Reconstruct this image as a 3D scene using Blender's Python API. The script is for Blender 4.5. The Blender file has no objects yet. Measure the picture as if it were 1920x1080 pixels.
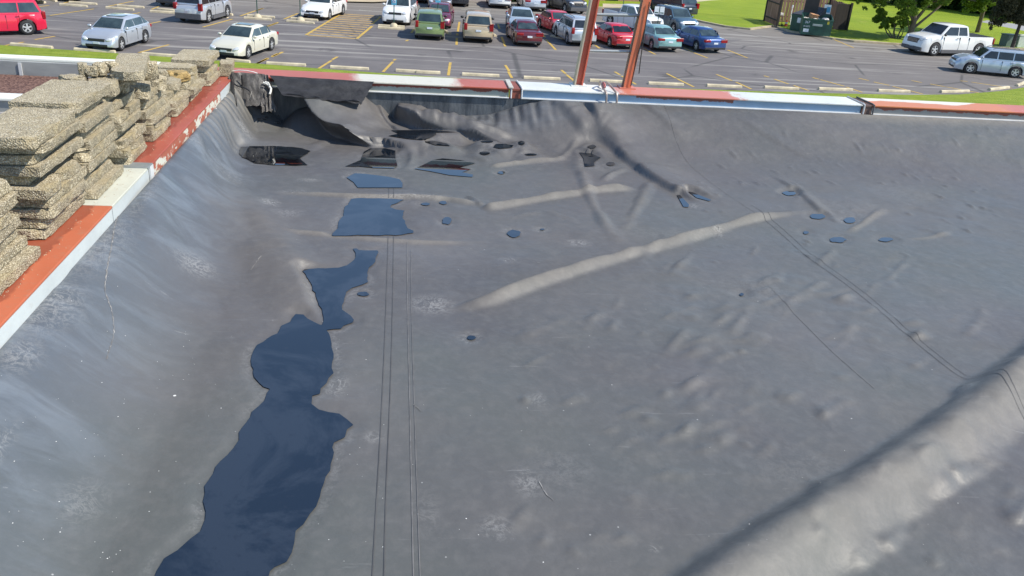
import bpy, bmesh, math, random
import numpy as np
from mathutils import Vector, Matrix, noise as mnoise
from mathutils.geometry import tessellate_polygon
# ---------------------------------------------------------------- camera, world, sun, exposure
scene = bpy.context.scene
F_PX, PITCH, ROLL, YAW = 1600.0, math.radians(24.553), math.radians(4.3165), math.radians(8.0203)
CAMZ = 8.19
HC, HM = 1.45, 1.81                 # camera height above the parapet top / above the puddles
ZC, Z0 = CAMZ-HC, CAMZ-HM
FW = np.array([math.sin(YAW)*math.cos(PITCH), math.cos(YAW)*math.cos(PITCH), -math.sin(PITCH)])
R0 = np.array([math.cos(YAW), -math.sin(YAW), 0.0]); U0 = np.cross(R0, FW)
RR = R0*math.cos(ROLL)+U0*math.sin(ROLL); UU = U0*math.cos(ROLL)-R0*math.sin(ROLL)
cd = bpy.data.cameras.new('camera'); cam = bpy.data.objects.new('camera', cd)
scene.collection.objects.link(cam); scene.camera = cam
cd.lens = F_PX/1920*36; cd.sensor_width = 36; cd.clip_start = .05; cd.clip_end = 2000
cam.matrix_world = Matrix(((RR[0], UU[0], -FW[0], 0), (RR[1], UU[1], -FW[1], 0), (RR[2], UU[2], -FW[2], CAMZ), (0, 0, 0, 1)))
SUN = Vector((.605, -.255, .755)).normalized()
w = bpy.data.worlds.new('World'); scene.world = w; w.use_nodes = True
nt = w.node_tree; sky = nt.nodes.new('ShaderNodeTexSky'); sky.sky_type = 'NISHITA'; sky.sun_disc = False
sky.sun_elevation = math.asin(SUN.z); sky.sun_rotation = math.atan2(SUN.x, SUN.y)
sky.air_density = 1.0; sky.dust_density = 0; sky.ozone_density = 2.6
nt.links.new(sky.outputs[0], nt.nodes['Background'].inputs[0]); nt.nodes['Background'].inputs[1].default_value = .15
sl = bpy.data.lights.new('sun', 'SUN'); sl.energy = 4.6; sl.angle = math.radians(.5); sl.color = (1, .93, .81)
so = bpy.data.objects.new('sun', sl); scene.collection.objects.link(so)
so.rotation_euler = (-SUN).to_track_quat('-Z', 'Y').to_euler(); so.location = (20, -5, 30)
scene.view_settings.view_transform = 'Standard'; scene.view_settings.look = 'None'
scene.view_settings.exposure = .52; scene.view_settings.gamma = 1
random.seed(7)
# ---------------------------------------------------------------- helpers
COL = scene.collection
PI = math.pi
def pt(x, y, H=8.19):
    d = FW+(x-960)/F_PX*RR-(y-540)/F_PX*UU; t = -H/d[2]
    return Vector((d[0]*t, d[1]*t, CAMZ-H))
def ptY(x, y, Y):
    d = FW+(x-960)/F_PX*RR-(y-540)/F_PX*UU; t = Y/d[1]
    return Vector((d[0]*t, Y, CAMZ+d[2]*t))
def Zm(ox, oy, s): return lambda x, y: (ox+x/s, oy+y/s)
z1 = Zm(0, 0, 3.692); z4 = Zm(480, 0, 5.333); z5 = Zm(760, 0, 5.333); z6 = Zm(1080, 0, 5.333); z7 = Zm(1400, 0, 3.692)
za = Zm(0, 80, 4.3205); zb = Zm(0, 250, 2.635); z8 = Zm(400, 110, 3.84); y1 = Zm(900, 130, 3.84)
y2 = Zm(1300, 150, 3.085); y3 = Zm(440, 280, 3.177); y4 = Zm(280, 560, 2.0778)

def link(o, parent=None):
    COL.objects.link(o)
    if parent: o.parent = parent
    return o
def obj(name, bm, m, parent=None, smooth=None):
    me = bpy.data.meshes.new(name)
    if isinstance(bm, bmesh.types.BMesh): bm.to_mesh(me); bm.free()
    else: me.from_pydata(bm[0], [], bm[1])
    if smooth is not None:
        for p in me.polygons: p.use_smooth = True
        if smooth < 179: me.set_sharp_from_angle(angle=math.radians(smooth))
    for mm in (m if isinstance(m, (list, tuple)) else [m]): me.materials.append(mm)
    return link(bpy.data.objects.new(name, me), parent)
def tag(o, label, cat=None, group=None, kind=None):
    if label: o['label'] = label
    if cat: o['category'] = cat
    if group: o['group'] = group
    if kind: o['kind'] = kind
    return o
def thing(name, label, cat, loc=(0, 0, 0), rz=0, group=None):
    o = bpy.data.objects.new(name, None); link(o); o.location = loc; o.rotation_euler = (0, 0, rz)
    o.empty_display_size = .2
    return tag(o, label, cat, group)
def struct(name, bm, m, label=None, smooth=None, kind='structure'):
    return tag(obj(name, bm, m, None, smooth), label, None, None, kind)
def copy_tree(o, parent=None):
    c = o.copy(); COL.objects.link(c); c.parent = parent
    for ch in list(o.children): copy_tree(ch, c)
    return c
def B(): return bmesh.new()
def abox(bm, x0, x1, y0, y1, z0, z1, M=None, bev=0):
    r = bmesh.ops.create_cube(bm, size=1); vs = r['verts']
    for v in vs: v.co = Vector(((x0+x1)/2+v.co.x*(x1-x0), (y0+y1)/2+v.co.y*(y1-y0), (z0+z1)/2+v.co.z*(z1-z0)))
    if bev:
        es = list({e for v in vs for e in v.link_edges})
        r2 = bmesh.ops.bevel(bm, geom=es, offset=bev, segments=2, affect='EDGES', profile=.6)
        vs = list({v for f in r2['faces'] for v in f.verts} | {v for v in vs if v.is_valid})
    if M is not None:
        for v in vs: v.co = M @ v.co
    return vs
def tube(bm, pts, rads, n=8, cap=True):
    pts = [Vector(p) for p in pts]; rings = []
    if not isinstance(rads, (list, tuple)): rads = [rads]*len(pts)
    ref = None
    for i, p in enumerate(pts):
        t = (pts[min(i+1, len(pts)-1)]-pts[max(i-1, 0)]).normalized()
        if ref is None: ref = t.orthogonal().normalized()
        a = (ref-t*ref.dot(t)).normalized(); ref = a; b = t.cross(a)
        rings.append([bm.verts.new(p+(a*math.cos(2*PI*k/n)+b*math.sin(2*PI*k/n))*rads[i]) for k in range(n)])
    for i in range(len(rings)-1):
        for k in range(n):
            bm.faces.new((rings[i][k], rings[i][(k+1) % n], rings[i+1][(k+1) % n], rings[i+1][k]))
    if cap: bm.faces.new(rings[0][::-1]); bm.faces.new(rings[-1])
def prism(bm, poly, d0, d1, axis=1):
    """poly of (a,b) in the two other axes, extruded along axis from d0 to d1"""
    def mk(a, b, d): return Vector((a, d, b)) if axis == 1 else (Vector((d, a, b)) if axis == 0 else Vector((a, b, d)))
    A = [bm.verts.new(mk(a, b, d0)) for a, b in poly]; C = [bm.verts.new(mk(a, b, d1)) for a, b in poly]
    n = len(poly); bm.faces.new(A); bm.faces.new(C[::-1])
    for i in range(n): bm.faces.new((A[i], C[i], C[(i+1) % n], A[(i+1) % n]))
    bmesh.ops.recalc_face_normals(bm, faces=bm.faces[:])
def sheet(polys, z):
    """flat polygons (world xy) at height z"""
    bm = B()
    for poly in polys:
        vs = [bm.verts.new((p[0], p[1], z)) for p in poly]
        for tri in tessellate_polygon([[Vector((p[0], p[1], 0)) for p in poly]]):
            a, b, c = (poly[i] for i in tri); ar = (b[0]-a[0])*(c[1]-a[1])-(b[1]-a[1])*(c[0]-a[0])
            if abs(ar) < 1e-10: continue
            try: bm.faces.new([vs[i] for i in (tri if ar > 0 else tri[::-1])])
            except ValueError: pass
    return bm
# ---------------------------------------------------------------- materials
class NB:
    def __init__(s, name, rough=.6, spec=.5, metal=0, coat=0):
        s.m = bpy.data.materials.new(name); s.m.use_nodes = True; s.t = s.m.node_tree; s.b = s.t.nodes['Principled BSDF']
        s.b.inputs['Roughness'].default_value = rough; s.b.inputs['Specular IOR Level'].default_value = spec
        s.b.inputs['Metallic'].default_value = metal; s.b.inputs['Coat Weight'].default_value = coat
        s.b.inputs['Coat Roughness'].default_value = .04
        s._pos = None
    def n(s, t, **k):
        x = s.t.nodes.new(t)
        for a, b in k.items(): setattr(x, a, b)
        return x
    def l(s, a, b): s.t.links.new(a, b)
    def pos(s, sc=(1, 1, 1), local=False, rot=0):
        g = s.n('ShaderNodeTexCoord').outputs['Object'] if local else s.n('ShaderNodeNewGeometry').outputs['Position']
        m = s.n('ShaderNodeMapping'); m.inputs['Scale'].default_value = sc; m.inputs['Rotation'].default_value = (0, 0, rot); s.l(g, m.inputs[0]); return m.outputs[0]
    def noise(s, sc, vec=None, det=4, ro=.55, dist=0):
        x = s.n('ShaderNodeTexNoise'); x.inputs['Scale'].default_value = sc; x.inputs['Detail'].default_value = det
        x.inputs['Roughness'].default_value = ro; x.inputs['Distortion'].default_value = dist
        s.l(vec if vec is not None else s.pos(), x.inputs['Vector']); return x.outputs['Fac']
    def vor(s, sc, vec=None, feat='F1', out='Distance'):
        x = s.n('ShaderNodeTexVoronoi', feature=feat); x.inputs['Scale'].default_value = sc
        s.l(vec if vec is not None else s.pos(), x.inputs['Vector']); return x.outputs[out]
    def ramp(s, f, stops):
        x = s.n('ShaderNodeValToRGB'); e = x.color_ramp.elements
        while len(e) < len(stops): e.new(.5)
        for el, (p, c) in zip(e, stops):
            el.position = p; el.color = (*(c if isinstance(c, (tuple, list)) else (c, c, c)), 1)
        s.l(f, x.inputs[0]); return x.outputs[0]
    def mix(s, f, a, b, mode='MIX'):
        x = s.n('ShaderNodeMix', data_type='RGBA', blend_type=mode)
        for i, v in ((0, f), (6, a), (7, b)):
            if isinstance(v, (int, float)): x.inputs[i].default_value = v
            elif isinstance(v, (tuple, list)): x.inputs[i].default_value = (*v, 1)
            else: s.l(v, x.inputs[i])
        return x.outputs[2]
    def math(s, op, a, b=0, c=0, clamp=False):
        x = s.n('ShaderNodeMath', operation=op, use_clamp=clamp)
        for i, v in enumerate((a, b, c)):
            if isinstance(v, (int, float)): x.inputs[i].default_value = v
            else: s.l(v, x.inputs[i])
        return x.outputs[0]
    def attr(s, name):
        x = s.n('ShaderNodeAttribute', attribute_name=name); return x.outputs['Fac']
    def sep(s, v):
        x = s.n('ShaderNodeSeparateXYZ'); s.l(v, x.inputs[0]); return x.outputs
    def col(s, c):
        if isinstance(c, (tuple, list)): s.b.inputs['Base Color'].default_value = (*c, 1)
        else: s.l(c, s.b.inputs['Base Color'])
    def rough(s, f): s.l(f, s.b.inputs['Roughness'])
    def bump(s, f, dist=.01, st=1):
        x = s.n('ShaderNodeBump'); x.inputs['Distance'].default_value = dist; x.inputs['Strength'].default_value = st
        s.l(f, x.inputs['Height']); s.l(x.outputs[0], s.b.inputs['Normal'])
def simple(name, c, rough=.5, metal=0, var=.15, sc=8, coat=0, spec=.5, bump=0):
    s = NB(name, rough, spec, metal, coat)
    f = s.noise(sc, s.pos(local=True)); lo = tuple(v*(1-var) for v in c); hi = tuple(min(1, v*(1+var)) for v in c)
    s.col(s.ramp(f, [(.3, lo), (.7, hi)]))
    if bump: s.bump(s.noise(sc*4, s.pos(local=True)), bump)
    return s.m
# membrane
s = NB('rubber_membrane', .44, .55)
n1 = s.noise(1.3, det=5); n2 = s.noise(.55, det=3); n3 = s.noise(16, det=6, ro=.7); n4 = s.noise(90, det=3)
c = s.ramp(n1, [(.26, (.070, .067, .066)), (.5, (.088, .083, .081)), (.74, (.112, .105, .101))])
c = s.mix(s.ramp(n2, [(.42, 0), (.62, 1)]), c, (.084, .088, .082))
c = s.mix(s.math('MULTIPLY', s.ramp(n3, [(.45, 0), (.75, 1)]), .35), c, (.155, .148, .140))
c = s.mix(s.math('MULTIPLY', s.ramp(n4, [(.68, 0), (.76, 1)]), .3), c, (.07, .07, .072))
c = s.mix(s.math('MULTIPLY', s.ramp(s.noise(.42, det=4, dist=.5), [(.48, 0), (.66, 1)]), .55), c, (.102, .094, .088))
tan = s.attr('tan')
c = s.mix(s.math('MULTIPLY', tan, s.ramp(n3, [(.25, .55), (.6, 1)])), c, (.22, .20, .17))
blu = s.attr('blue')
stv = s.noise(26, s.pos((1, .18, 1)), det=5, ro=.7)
c = s.mix(s.math('MULTIPLY', blu, s.ramp(n3, [(.2, .5), (.7, .9)])), c, (.070, .090, .115))  # bluish tint colours the reflected sky into the left slope
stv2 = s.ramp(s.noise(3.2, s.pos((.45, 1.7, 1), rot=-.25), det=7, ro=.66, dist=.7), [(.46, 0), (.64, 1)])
c = s.mix(s.math('MULTIPLY', s.math('MULTIPLY', blu, stv2), .5), c, (.185, .215, .25))  # pale streaks paint a silvery sheen over the blue tint
dust = s.attr('dust')
veins = s.ramp(s.noise(11, s.pos((1, 1, .5)), det=8, ro=.72, dist=1.6), [(.47, 0), (.50, 1), (.535, 0)])
fl = s.ramp(s.noise(60, det=5, ro=.7), [(.5, 0), (.66, 1)])
dm = s.math('MULTIPLY', dust, s.math('MAXIMUM', veins, s.math('MULTIPLY', fl, .7)), clamp=True)
c = s.mix(s.math('MULTIPLY', dm, .55), c, (.46, .45, .43))
sp = s.ramp(s.vor(9, s.pos()), [(.018, 1), (.034, 0)])
spn = s.ramp(s.noise(2.1, det=2), [(.5, 0), (.6, 1)])
c = s.mix(s.math('MULTIPLY', s.math('MULTIPLY', sp, spn), .6), c, (.55, .55, .53))
scr = s.ramp(s.noise(7, s.pos((.35, 6, 1), rot=.5), det=6, ro=.75, dist=.6), [(.655, 0), (.69, 1)])
c = s.mix(s.math('MULTIPLY', scr, .22), c, (.36, .355, .35))
drk = s.attr('dark')
c = s.mix(drk, c, (.028, .028, .03))
s.col(c)
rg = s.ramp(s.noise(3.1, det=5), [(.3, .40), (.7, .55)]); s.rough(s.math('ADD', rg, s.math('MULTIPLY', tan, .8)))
s.bump(s.math('ADD', s.math('MULTIPLY', s.noise(6, det=4, ro=.5, dist=.3), .8), s.math('MULTIPLY', s.noise(40, det=3), .05)), .026, .42)
M_MEM = s.m
s = NB('seam', .6); s.col(s.mix(s.ramp(s.noise(5, det=5), [(.35, 0), (.65, 1)]), (.050, .049, .049), (.088, .085, .083))); M_SEAM = s.m
s = NB('seam_pale', .6); s.col(s.mix(s.ramp(s.noise(12, det=5), [(.4, 0), (.6, 1)]), (.10, .097, .094), (.15, .145, .14))); M_SEAM2 = s.m
s = NB('scratch', .8)
s.col(s.mix(s.ramp(s.noise(30, det=4), [(.40, 0), (.68, 1)]), (.14, .135, .13), (.32, .31, .295))); M_SCR = s.m
s = NB('puddle_water', .012, .5)
f = s.ramp(s.noise(2.2, det=7, ro=.66, dist=.8), [(.46, (.002, .004, .007)), (.55, (.014, .018, .024))])
gr = s.ramp(s.noise(34, det=4), [(.60, 0), (.66, 1)])
s.col(s.mix(s.math('MULTIPLY', gr, .6), f, (.008, .009, .012)))
s.b.inputs['IOR'].default_value = 2.1
M_WATER = s.m
# ground
s = NB('asphalt', .85, .3)
P = s.pos(); big = s.noise(.07, det=4); st1 = s.noise(1.0, s.pos((.055, 1.5, 1)), det=6, ro=.68, dist=.5)
c = s.ramp(s.noise(.35, det=6, ro=.65), [(.3, (.106, .097, .099)), (.7, (.148, .136, .133))])
x, y, z = s.sep(P)
rgt = s.math('MULTIPLY', s.ramp(s.math('MULTIPLY', x, .02), [(.42, 0), (.8, 1)]), s.ramp(big, [(.35, .4), (.6, 1)]))
c = s.mix(s.math('MULTIPLY', rgt, .8), c, (.20, .178, .148))
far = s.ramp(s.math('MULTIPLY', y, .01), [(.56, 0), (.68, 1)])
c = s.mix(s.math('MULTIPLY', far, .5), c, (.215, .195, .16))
c = s.mix(s.math('MULTIPLY', s.ramp(st1, [(.53, 0), (.63, 1)]), .75), c, (.30, .285, .26))
c = s.mix(s.math('MULTIPLY', s.ramp(st1, [(.28, 1), (.38, 0)]), .5), c, (.045, .045, .05))
ck = s.ramp(s.vor(.16, s.pos((1, 1, 1)), 'DISTANCE_TO_EDGE'), [(.006, 1), (.018, 0)])
ckn = s.ramp(s.noise(.12, det=2), [(.44, 0), (.5, 1)])
c = s.mix(s.math('MULTIPLY', s.math('MULTIPLY', ck, ckn), .6), c, (.03, .03, .03))
c = s.mix(s.math('MULTIPLY', s.ramp(s.noise(9, det=5), [(.35, 0), (.75, 1)]), .3), c, (.13, .128, .125))
oil = s.math('MULTIPLY', s.ramp(s.vor(.31), [(.10, 1), (.22, 0)]), s.ramp(s.noise(1.1, det=4), [(.45, 0), (.6, 1)]))
c = s.mix(s.math('MULTIPLY', oil, .6), c, (.04, .037, .036))
ptc = s.ramp(s.vor(.09, s.pos((1, 2.2, 1)), out='Color'), [(.82, 0), (.83, 1)])
c = s.mix(s.math('MULTIPLY', ptc, .3), c, (.075, .073, .08))
s.col(c); s.bump(s.noise(30, det=3), .01, .4); M_ASP = s.m
s = NB('lawn', .9, .2)
c = s.ramp(s.noise(.12, det=6, ro=.6), [(.3, (.17, .25, .018)), (.7, (.30, .36, .03))])
c = s.mix(s.math('MULTIPLY', s.ramp(s.noise(1.4, s.pos((.25, 1, 1)), det=6, ro=.7), [(.35, 0), (.7, 1)]), .6), c, (.14, .215, .018))
c = s.mix(s.math('MULTIPLY', s.ramp(s.noise(.5, det=4), [(.6, 0), (.75, 1)]), .35), c, (.32, .33, .07))
s.col(c); s.bump(s.noise(14, det=6, ro=.8), .12, .8); M_GRASS = s.m
s = NB('mowed_strip', .9, .2)
c = s.ramp(s.noise(2.5, s.pos((.3, 1, 1)), det=7, ro=.75), [(.3, (.13, .20, .018)), (.7, (.28, .33, .045))])
s.col(c); s.bump(s.noise(14, det=6, ro=.8), .1, .8); M_STRIP = s.m
def worn_paint(name, a, b, th=.5):
    s = NB(name, .8, .2)
    s.col(s.mix(s.ramp(s.noise(1.6, det=7, ro=.75), [(th-.04, 0), (th+.06, 1)]), a, b)); return s.m
M_YEL = worn_paint('yellow_paint', (.44, .30, .075), (.20, .16, .08), .60)
M_HATCH = worn_paint('hatch_paint', (.36, .25, .11), (.16, .125, .08), .55)
M_WHT = worn_paint('pale_paint', (.42, .42, .36), (.2, .2, .18), .58)
M_CONC = simple('concrete', (.46, .40, .28), .85, var=.25, sc=3)
M_CURB = simple('curb_concrete', (.40, .34, .23), .85, var=.2, sc=2)
M_WALK = simple('sidewalk_concrete', (.42, .36, .25), .85, var=.12, sc=.5)
# pavers
s = NB('aggregate', .92, .2)
lp = s.pos(local=True); oi = s.n('ShaderNodeObjectInfo').outputs['Random']
v1 = s.vor(140, lp); v2 = s.vor(140, lp, out='Color')
c = s.ramp(s.sep(v2)[0], [(.0, (.27, .22, .14)), (.35, (.45, .385, .255)), (.7, (.58, .505, .35)), (1, (.76, .69, .53))])
c = s.mix(s.math('MULTIPLY', s.ramp(v1, [(.36, 0), (.62, 1)]), .55), c, (.17, .135, .085))
c = s.mix(s.math('MULTIPLY', s.ramp(s.noise(7, lp, det=5), [(.46, 0), (.68, 1)]), .45), c, (.23, .205, .15))
geo = s.n('ShaderNodeNewGeometry').outputs['Normal']
c = s.mix(s.math('MULTIPLY', s.ramp(s.noise(11, lp, det=3), [(.58, 0), (.68, 1)]), .45), c, (.40, .31, .15))
c = s.mix(s.math('MULTIPLY', oi, .4), c, (.30, .27, .20))
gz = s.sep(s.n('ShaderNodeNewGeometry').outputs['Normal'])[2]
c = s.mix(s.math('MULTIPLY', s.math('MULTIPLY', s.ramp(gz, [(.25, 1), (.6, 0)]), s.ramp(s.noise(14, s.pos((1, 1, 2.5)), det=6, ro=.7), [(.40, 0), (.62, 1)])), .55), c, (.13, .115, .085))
s.col(c); s.bump(s.math('SUBTRACT', s.math('MULTIPLY', s.noise(40, lp, det=5), .6), v1), .007, .9); M_AGG = s.m
# painted steel
RED, ORG, WHI, PBL, RUST = (.40, .088, .048), (.50, .16, .055), (.60, .61, .58), (.34, .45, .53), (.13, .045, .028)
def painted(name, base, zones, axis, grime=.35, rough=.42):
    """zones: (start, end, colour, wobble) along a world axis"""
    s = NB(name, rough, .5)
    x = s.sep(s.pos())[axis]; nz = s.noise(11, s.pos((1, .35, 1)), det=7, ro=.75); nf = s.noise(22, det=5, ro=.75); c = None
    c = s.mix(s.ramp(s.noise(2.2, det=5), [(.35, 0), (.7, 1)]), base, tuple(v*.82 for v in base))
    for a, b, colr, wob in zones:
        xx = s.math('ADD', x, s.math('MULTIPLY', s.math('SUBTRACT', nz, .5), wob))
        m = s.math('MULTIPLY', s.ramp(s.math('MULTIPLY_ADD', xx, 1/12, .25-0), [(max(0, (a+3)/12-.003), 0), (min(1, (a+3)/12+.003), 1)]),
                   s.ramp(s.math('MULTIPLY_ADD', xx, 1/12, .25), [(max(0, (b+3)/12-.003), 1), (min(1, (b+3)/12+.003), 0)]))
        c = s.mix(m, c, colr)
    c = s.mix(s.math('MULTIPLY', s.ramp(nf, [(.56, 0), (.7, 1)]), grime), c, (.28, .20, .14))
    c = s.mix(s.math('MULTIPLY', s.ramp(s.vor(30), [(.03, 1), (.06, 0)]), .35), c, (.6, .55, .48))
    s.col(c); s.bump(s.noise(14, det=5), .006, .35); return s.m
# ---------------------------------------------------------------- cars
def paint(name, c, metal=.35, rough=.32):
    s = NB(name, rough, .5, metal, .8); s.col(s.mix(s.ramp(s.noise(1.1, s.pos(local=True)), [(.3, 0), (.7, 1)]), c, tuple(v*.9 for v in c))); return s.m
M_GLASS = NB('car_glass', .06, .8); M_GLASS.col(M_GLASS.ramp(M_GLASS.noise(1.5, M_GLASS.pos(local=True)), [(.35, (.016, .026, .03)), (.7, (.05, .075, .08))])); M_GLASS = M_GLASS.m
M_GLASSD = NB('dark_car_glass', .08, .6); M_GLASSD.col(M_GLASSD.ramp(M_GLASSD.noise(2, M_GLASSD.pos(local=True)), [(.4, (.01, .012, .016)), (.7, (.025, .03, .036))])); M_GLASSD = M_GLASSD.m
M_TYRE = simple('tyre_rubber', (.022, .022, .024), .85); M_RIM = simple('alloy', (.62, .63, .64), .35, .5, .1)
M_BLK = simple('black_plastic', (.025, .026, .028), .5); M_GREYP = simple('grey_plastic', (.09, .09, .095), .7)
M_HEAD = simple('headlamp', (.62, .64, .66), .12, .3, .3, 12); M_TAIL = simple('tail_lamp', (.26, .008, .012), .2, 0, .2)
M_PLATE = simple('plate', (.62, .66, .72), .5, 0, .2, 30); M_CHR = simple('chrome', (.7, .71, .72), .2, .9, .1)
def lerpp(P, x):
    if x <= P[0][0]: return P[0][1]
    for (a, b), (c, d) in zip(P, P[1:]):
        if x <= c: return b+(d-b)*(x-a)/max(1e-6, c-a)
    return P[-1][1]
TYPES = dict(
 # L,W,H, hood front z, cowl(x,z), belt z, roof x0,x1, rear glass base x, deck z, rear z, wheel r
 sedan=dict(L=4.75, W=1.82, H=1.45, zf=.66, hx=2.1, cow=(.98, .95), belt=.93, r0=.25, r1=-.95, rb=-1.62, deck=.98, zr=.93, r=.33, f=1.42, b=-1.40),
 hatch=dict(L=4.35, W=1.82, H=1.48, zf=.72, hx=1.95, cow=(1.02, .98), belt=.97, r0=.25, r1=-1.35, rb=-1.98, deck=1.02, zr=.95, r=.33, f=1.33, b=-1.31),
 suv=dict(L=4.5, W=1.83, H=1.72, zf=.92, hx=2.05, cow=(1.0, 1.10), belt=1.08, r0=.45, r1=-1.90, rb=-2.14, deck=1.10, zr=1.05, r=.37, f=1.35, b=-1.32),
 van=dict(L=5.0, W=1.98, H=1.76, zf=.80, hx=2.3, cow=(1.55, 1.03), belt=1.03, r0=.75, r1=-2.05, rb=-2.36, deck=1.05, zr=1.0, r=.35, f=1.6, b=-1.5),
 box=dict(L=4.1, W=1.80, H=1.62, zf=.85, hx=1.85, cow=(1.05, 1.04), belt=1.02, r0=.55, r1=-1.72, rb=-1.95, deck=1.03, zr=1.0, r=.34, f=1.28, b=-1.27),
 pickup=dict(L=5.75, W=2.0, H=1.90, zf=1.08, hx=2.65, cow=(1.55, 1.26), belt=1.24, r0=.95, r1=-.55, rb=-.72, deck=1.22, zr=1.22, r=.41, f=1.85, b=-1.72),
)
def make_car(label, kind, pm, cat, loc, head, group, glass=None, sc=1, skirt=False, rim=None, roofrack=False, sunroof=False, tailv='side', name=None, two_tone=None, headc=None):
    T = TYPES[kind]; gl = glass or M_GLASS; L, W, H = T['L'], T['W'], T['H']; h = W/2; r = T['r']
    t = thing(name or {'pickup': 'pickup_truck', 'van': 'minivan'}.get(kind, 'parked_car'), label, cat, loc, head, group); t.scale = (sc, sc, sc)
    fx, bx = T['f'], T['b']; cx, cz = T['cow']; R = r+.06; pick = kind == 'pickup'
    top = [(-L/2, T['zr']-.22), (-L/2+.05, T['zr']-.04), (-L/2+.16, T['zr']), (T['rb'], T['deck']), (T['rb']+.3, T['belt']+.0), (cx-.15, T['belt']), (cx+.05, cz), (T['hx']-.5, T['zf']+.19 if kind != 'pickup' else T['zf']+.12), (T['hx'], T['zf']+.03), (L/2-.12, T['zf']-.09), (L/2, T['zf']-.26)]
    xs = set([-L/2, -L/2+.04, -L/2+.1, -L/2+.2, L/2, L/2-.05, L/2-.12, L/2-.25, T['hx'], T['hx']-.25, T['hx']-.5, cx+.05, cx-.15, T['rb'], T['rb']+.3, 0, .5, -.5])
    for c_ in (fx, bx):
        for k in range(-6, 7): xs.add(round(c_+R*math.sin(k*PI/12), 4))
        xs.add(c_+R+.01); xs.add(c_-R-.01)
    xs = sorted(xs); xs = [x for i, x in enumerate(xs) if i == 0 or x-xs[i-1] > .004]
    bm = B(); rings = []
    for x in xs:
        u = abs(x)/(L/2); e = (1-max(0, (u-.80)/.20)**2.2*(.17 if x > 0 else .11))
        ww = h*e*(.985 if abs(x) < L*.3 else 1); zt = lerpp(top, x); zb = .20+max(0, (u-.86)/.14)*.08
        for c_ in (fx, bx):
            d = abs(x-c_)
            if d < R: zb = max(zb, r+math.sqrt(R*R-d*d)*.98)
        zb = min(zb, zt-.12)
        D = zt-zb
        if pick and x < T['rb']-.08 and x > -L/2+.06:
            sec = [(0, zb), (ww*.88, zb), (ww*.98, zb+.05*D), (ww, zb+.4*D), (ww*.985, zb+.8*D), (ww*.96, zt), (ww*.88, zt), (ww*.87, max(zb+.02, zt-.4)), (0, max(zb+.02, zt-.4))]
        else:
            cr = .035 if x > cx-.2 or x < T['rb'] else 0
            sec = [(0, zb), (ww*.88, zb), (ww*.975, zb+.05*D), (ww, zb+.42*D), (ww*.985, zb+.74*D), (ww*.93, zt-.045), (ww*.84, zt), (ww*.5, zt+cr*.7), (0, zt+cr)]
        half = [Vector((x, y, z)) for y, z in sec]; full = half+[Vector((v.x, -v.y, v.z)) for v in half[-2:0:-1]]
        rings.append([bm.verts.new(v) for v in full])
    n = len(rings[0])
    for a, b in zip(rings, rings[1:]):
        for k in range(n): bm.faces.new((a[k], b[k], b[(k+1) % n], a[(k+1) % n]))
    bm.faces.new(rings[0]); bm.faces.new(rings[-1][::-1])
    # greenhouse
    zb = T['belt']-.03; wb = h*.91; wr = h*(.70 if kind in ('sedan', 'hatch') else .78)
    prof = [(T['rb'], T['deck']-.02), (T['r1']-.02*(kind != 'sedan'), H-.07), (T['r1']+.18, H-.015), ((T['r0']+T['r1'])/2, H), (T['r0']-.15, H-.02), (T['r0'], H-.06), (cx+.02, cz-.01)]
    def sy(z): return wb+(wr-wb)*min(1, max(0, (z-zb)/(H-zb)))
    rg = []
    for x, z in prof:
        z = max(z, zb+.02); y_ = sy(z); sec = [(wb*.99 if z < zb+.1 else wb, zb), (sy(zb+(z-zb)*.5), zb+(z-zb)*.5), (y_+.0, z-.05*(z > zb+.2)), (y_-.07, z), (0, z+.02*(z > zb+.2))]
        half = [Vector((x, a, b_)) for a, b_ in sec]; full = half+[Vector((v.x, -v.y, v.z)) for v in half[-2::-1]]
        rg.append([bm.verts.new(v) for v in full])
    for a, b in zip(rg, rg[1:]):
        for k in range(len(a)-1): bm.faces.new((a[k], b[k], b[k+1], a[k+1]))
    bmesh.ops.recalc_face_normals(bm, faces=bm.faces[:])
    obj('body', bm, pm, t, 38)
    # glass
    def pane(name, q, thick=.012):
        bm = B(); q = [Vector(v) for v in q]; nrm = (q[1]-q[0]).cross(q[-1]-q[0]).normalized()
        A = [bm.verts.new(v+nrm*thick) for v in q]; C = [bm.verts.new(v-nrm*thick) for v in q]
        bm.faces.new(A); bm.faces.new(C[::-1])
        for i in range(len(q)): bm.faces.new((A[i], C[i], C[(i+1) % len(q)], A[(i+1) % len(q)]))
        bmesh.ops.recalc_face_normals(bm, faces=bm.faces[:])
        return obj(name, bm, gl, t)
    def slopepane(name, p0, p1, m0=.08, m1=.08, ws=.90):
        (xa, za_), (xb_, zb_) = p0, p1; a = Vector((xa, 0, za_)); b = Vector((xb_, 0, zb_)); d = b-a
        q0 = a+d*m0; q1 = b-d*m1
        pane(name, [(q0.x, -sy(q0.z)*ws, q0.z), (q0.x, sy(q0.z)*ws, q0.z), (q1.x, sy(q1.z)*ws*.97, q1.z), (q1.x, -sy(q1.z)*ws*.97, q1.z)])
    slopepane('windshield', (cx+.02, cz), (T['r0'], H-.055), .10, .03)
    slopepane('rear_window', (T['rb'], T['deck']-.0), (T['r1']-.02*(kind != 'sedan'), H-.07), .12 if kind != 'pickup' else .2, .08, .86)
    zt_, zl = H-.13, T['belt']+.045
    def wx(z, p0, p1): return p0[0]+(p1[0]-p0[0])*(z-p0[1])/(p1[1]-p0[1])
    fr = ((cx+.02, cz), (T['r0'], H-.06)); re = ((T['rb'], T['deck']), (T['r1'], H-.07))
    xf = lambda z: wx(z, *fr)-.14; xr = lambda z: wx(z, *re)+.13
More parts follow.
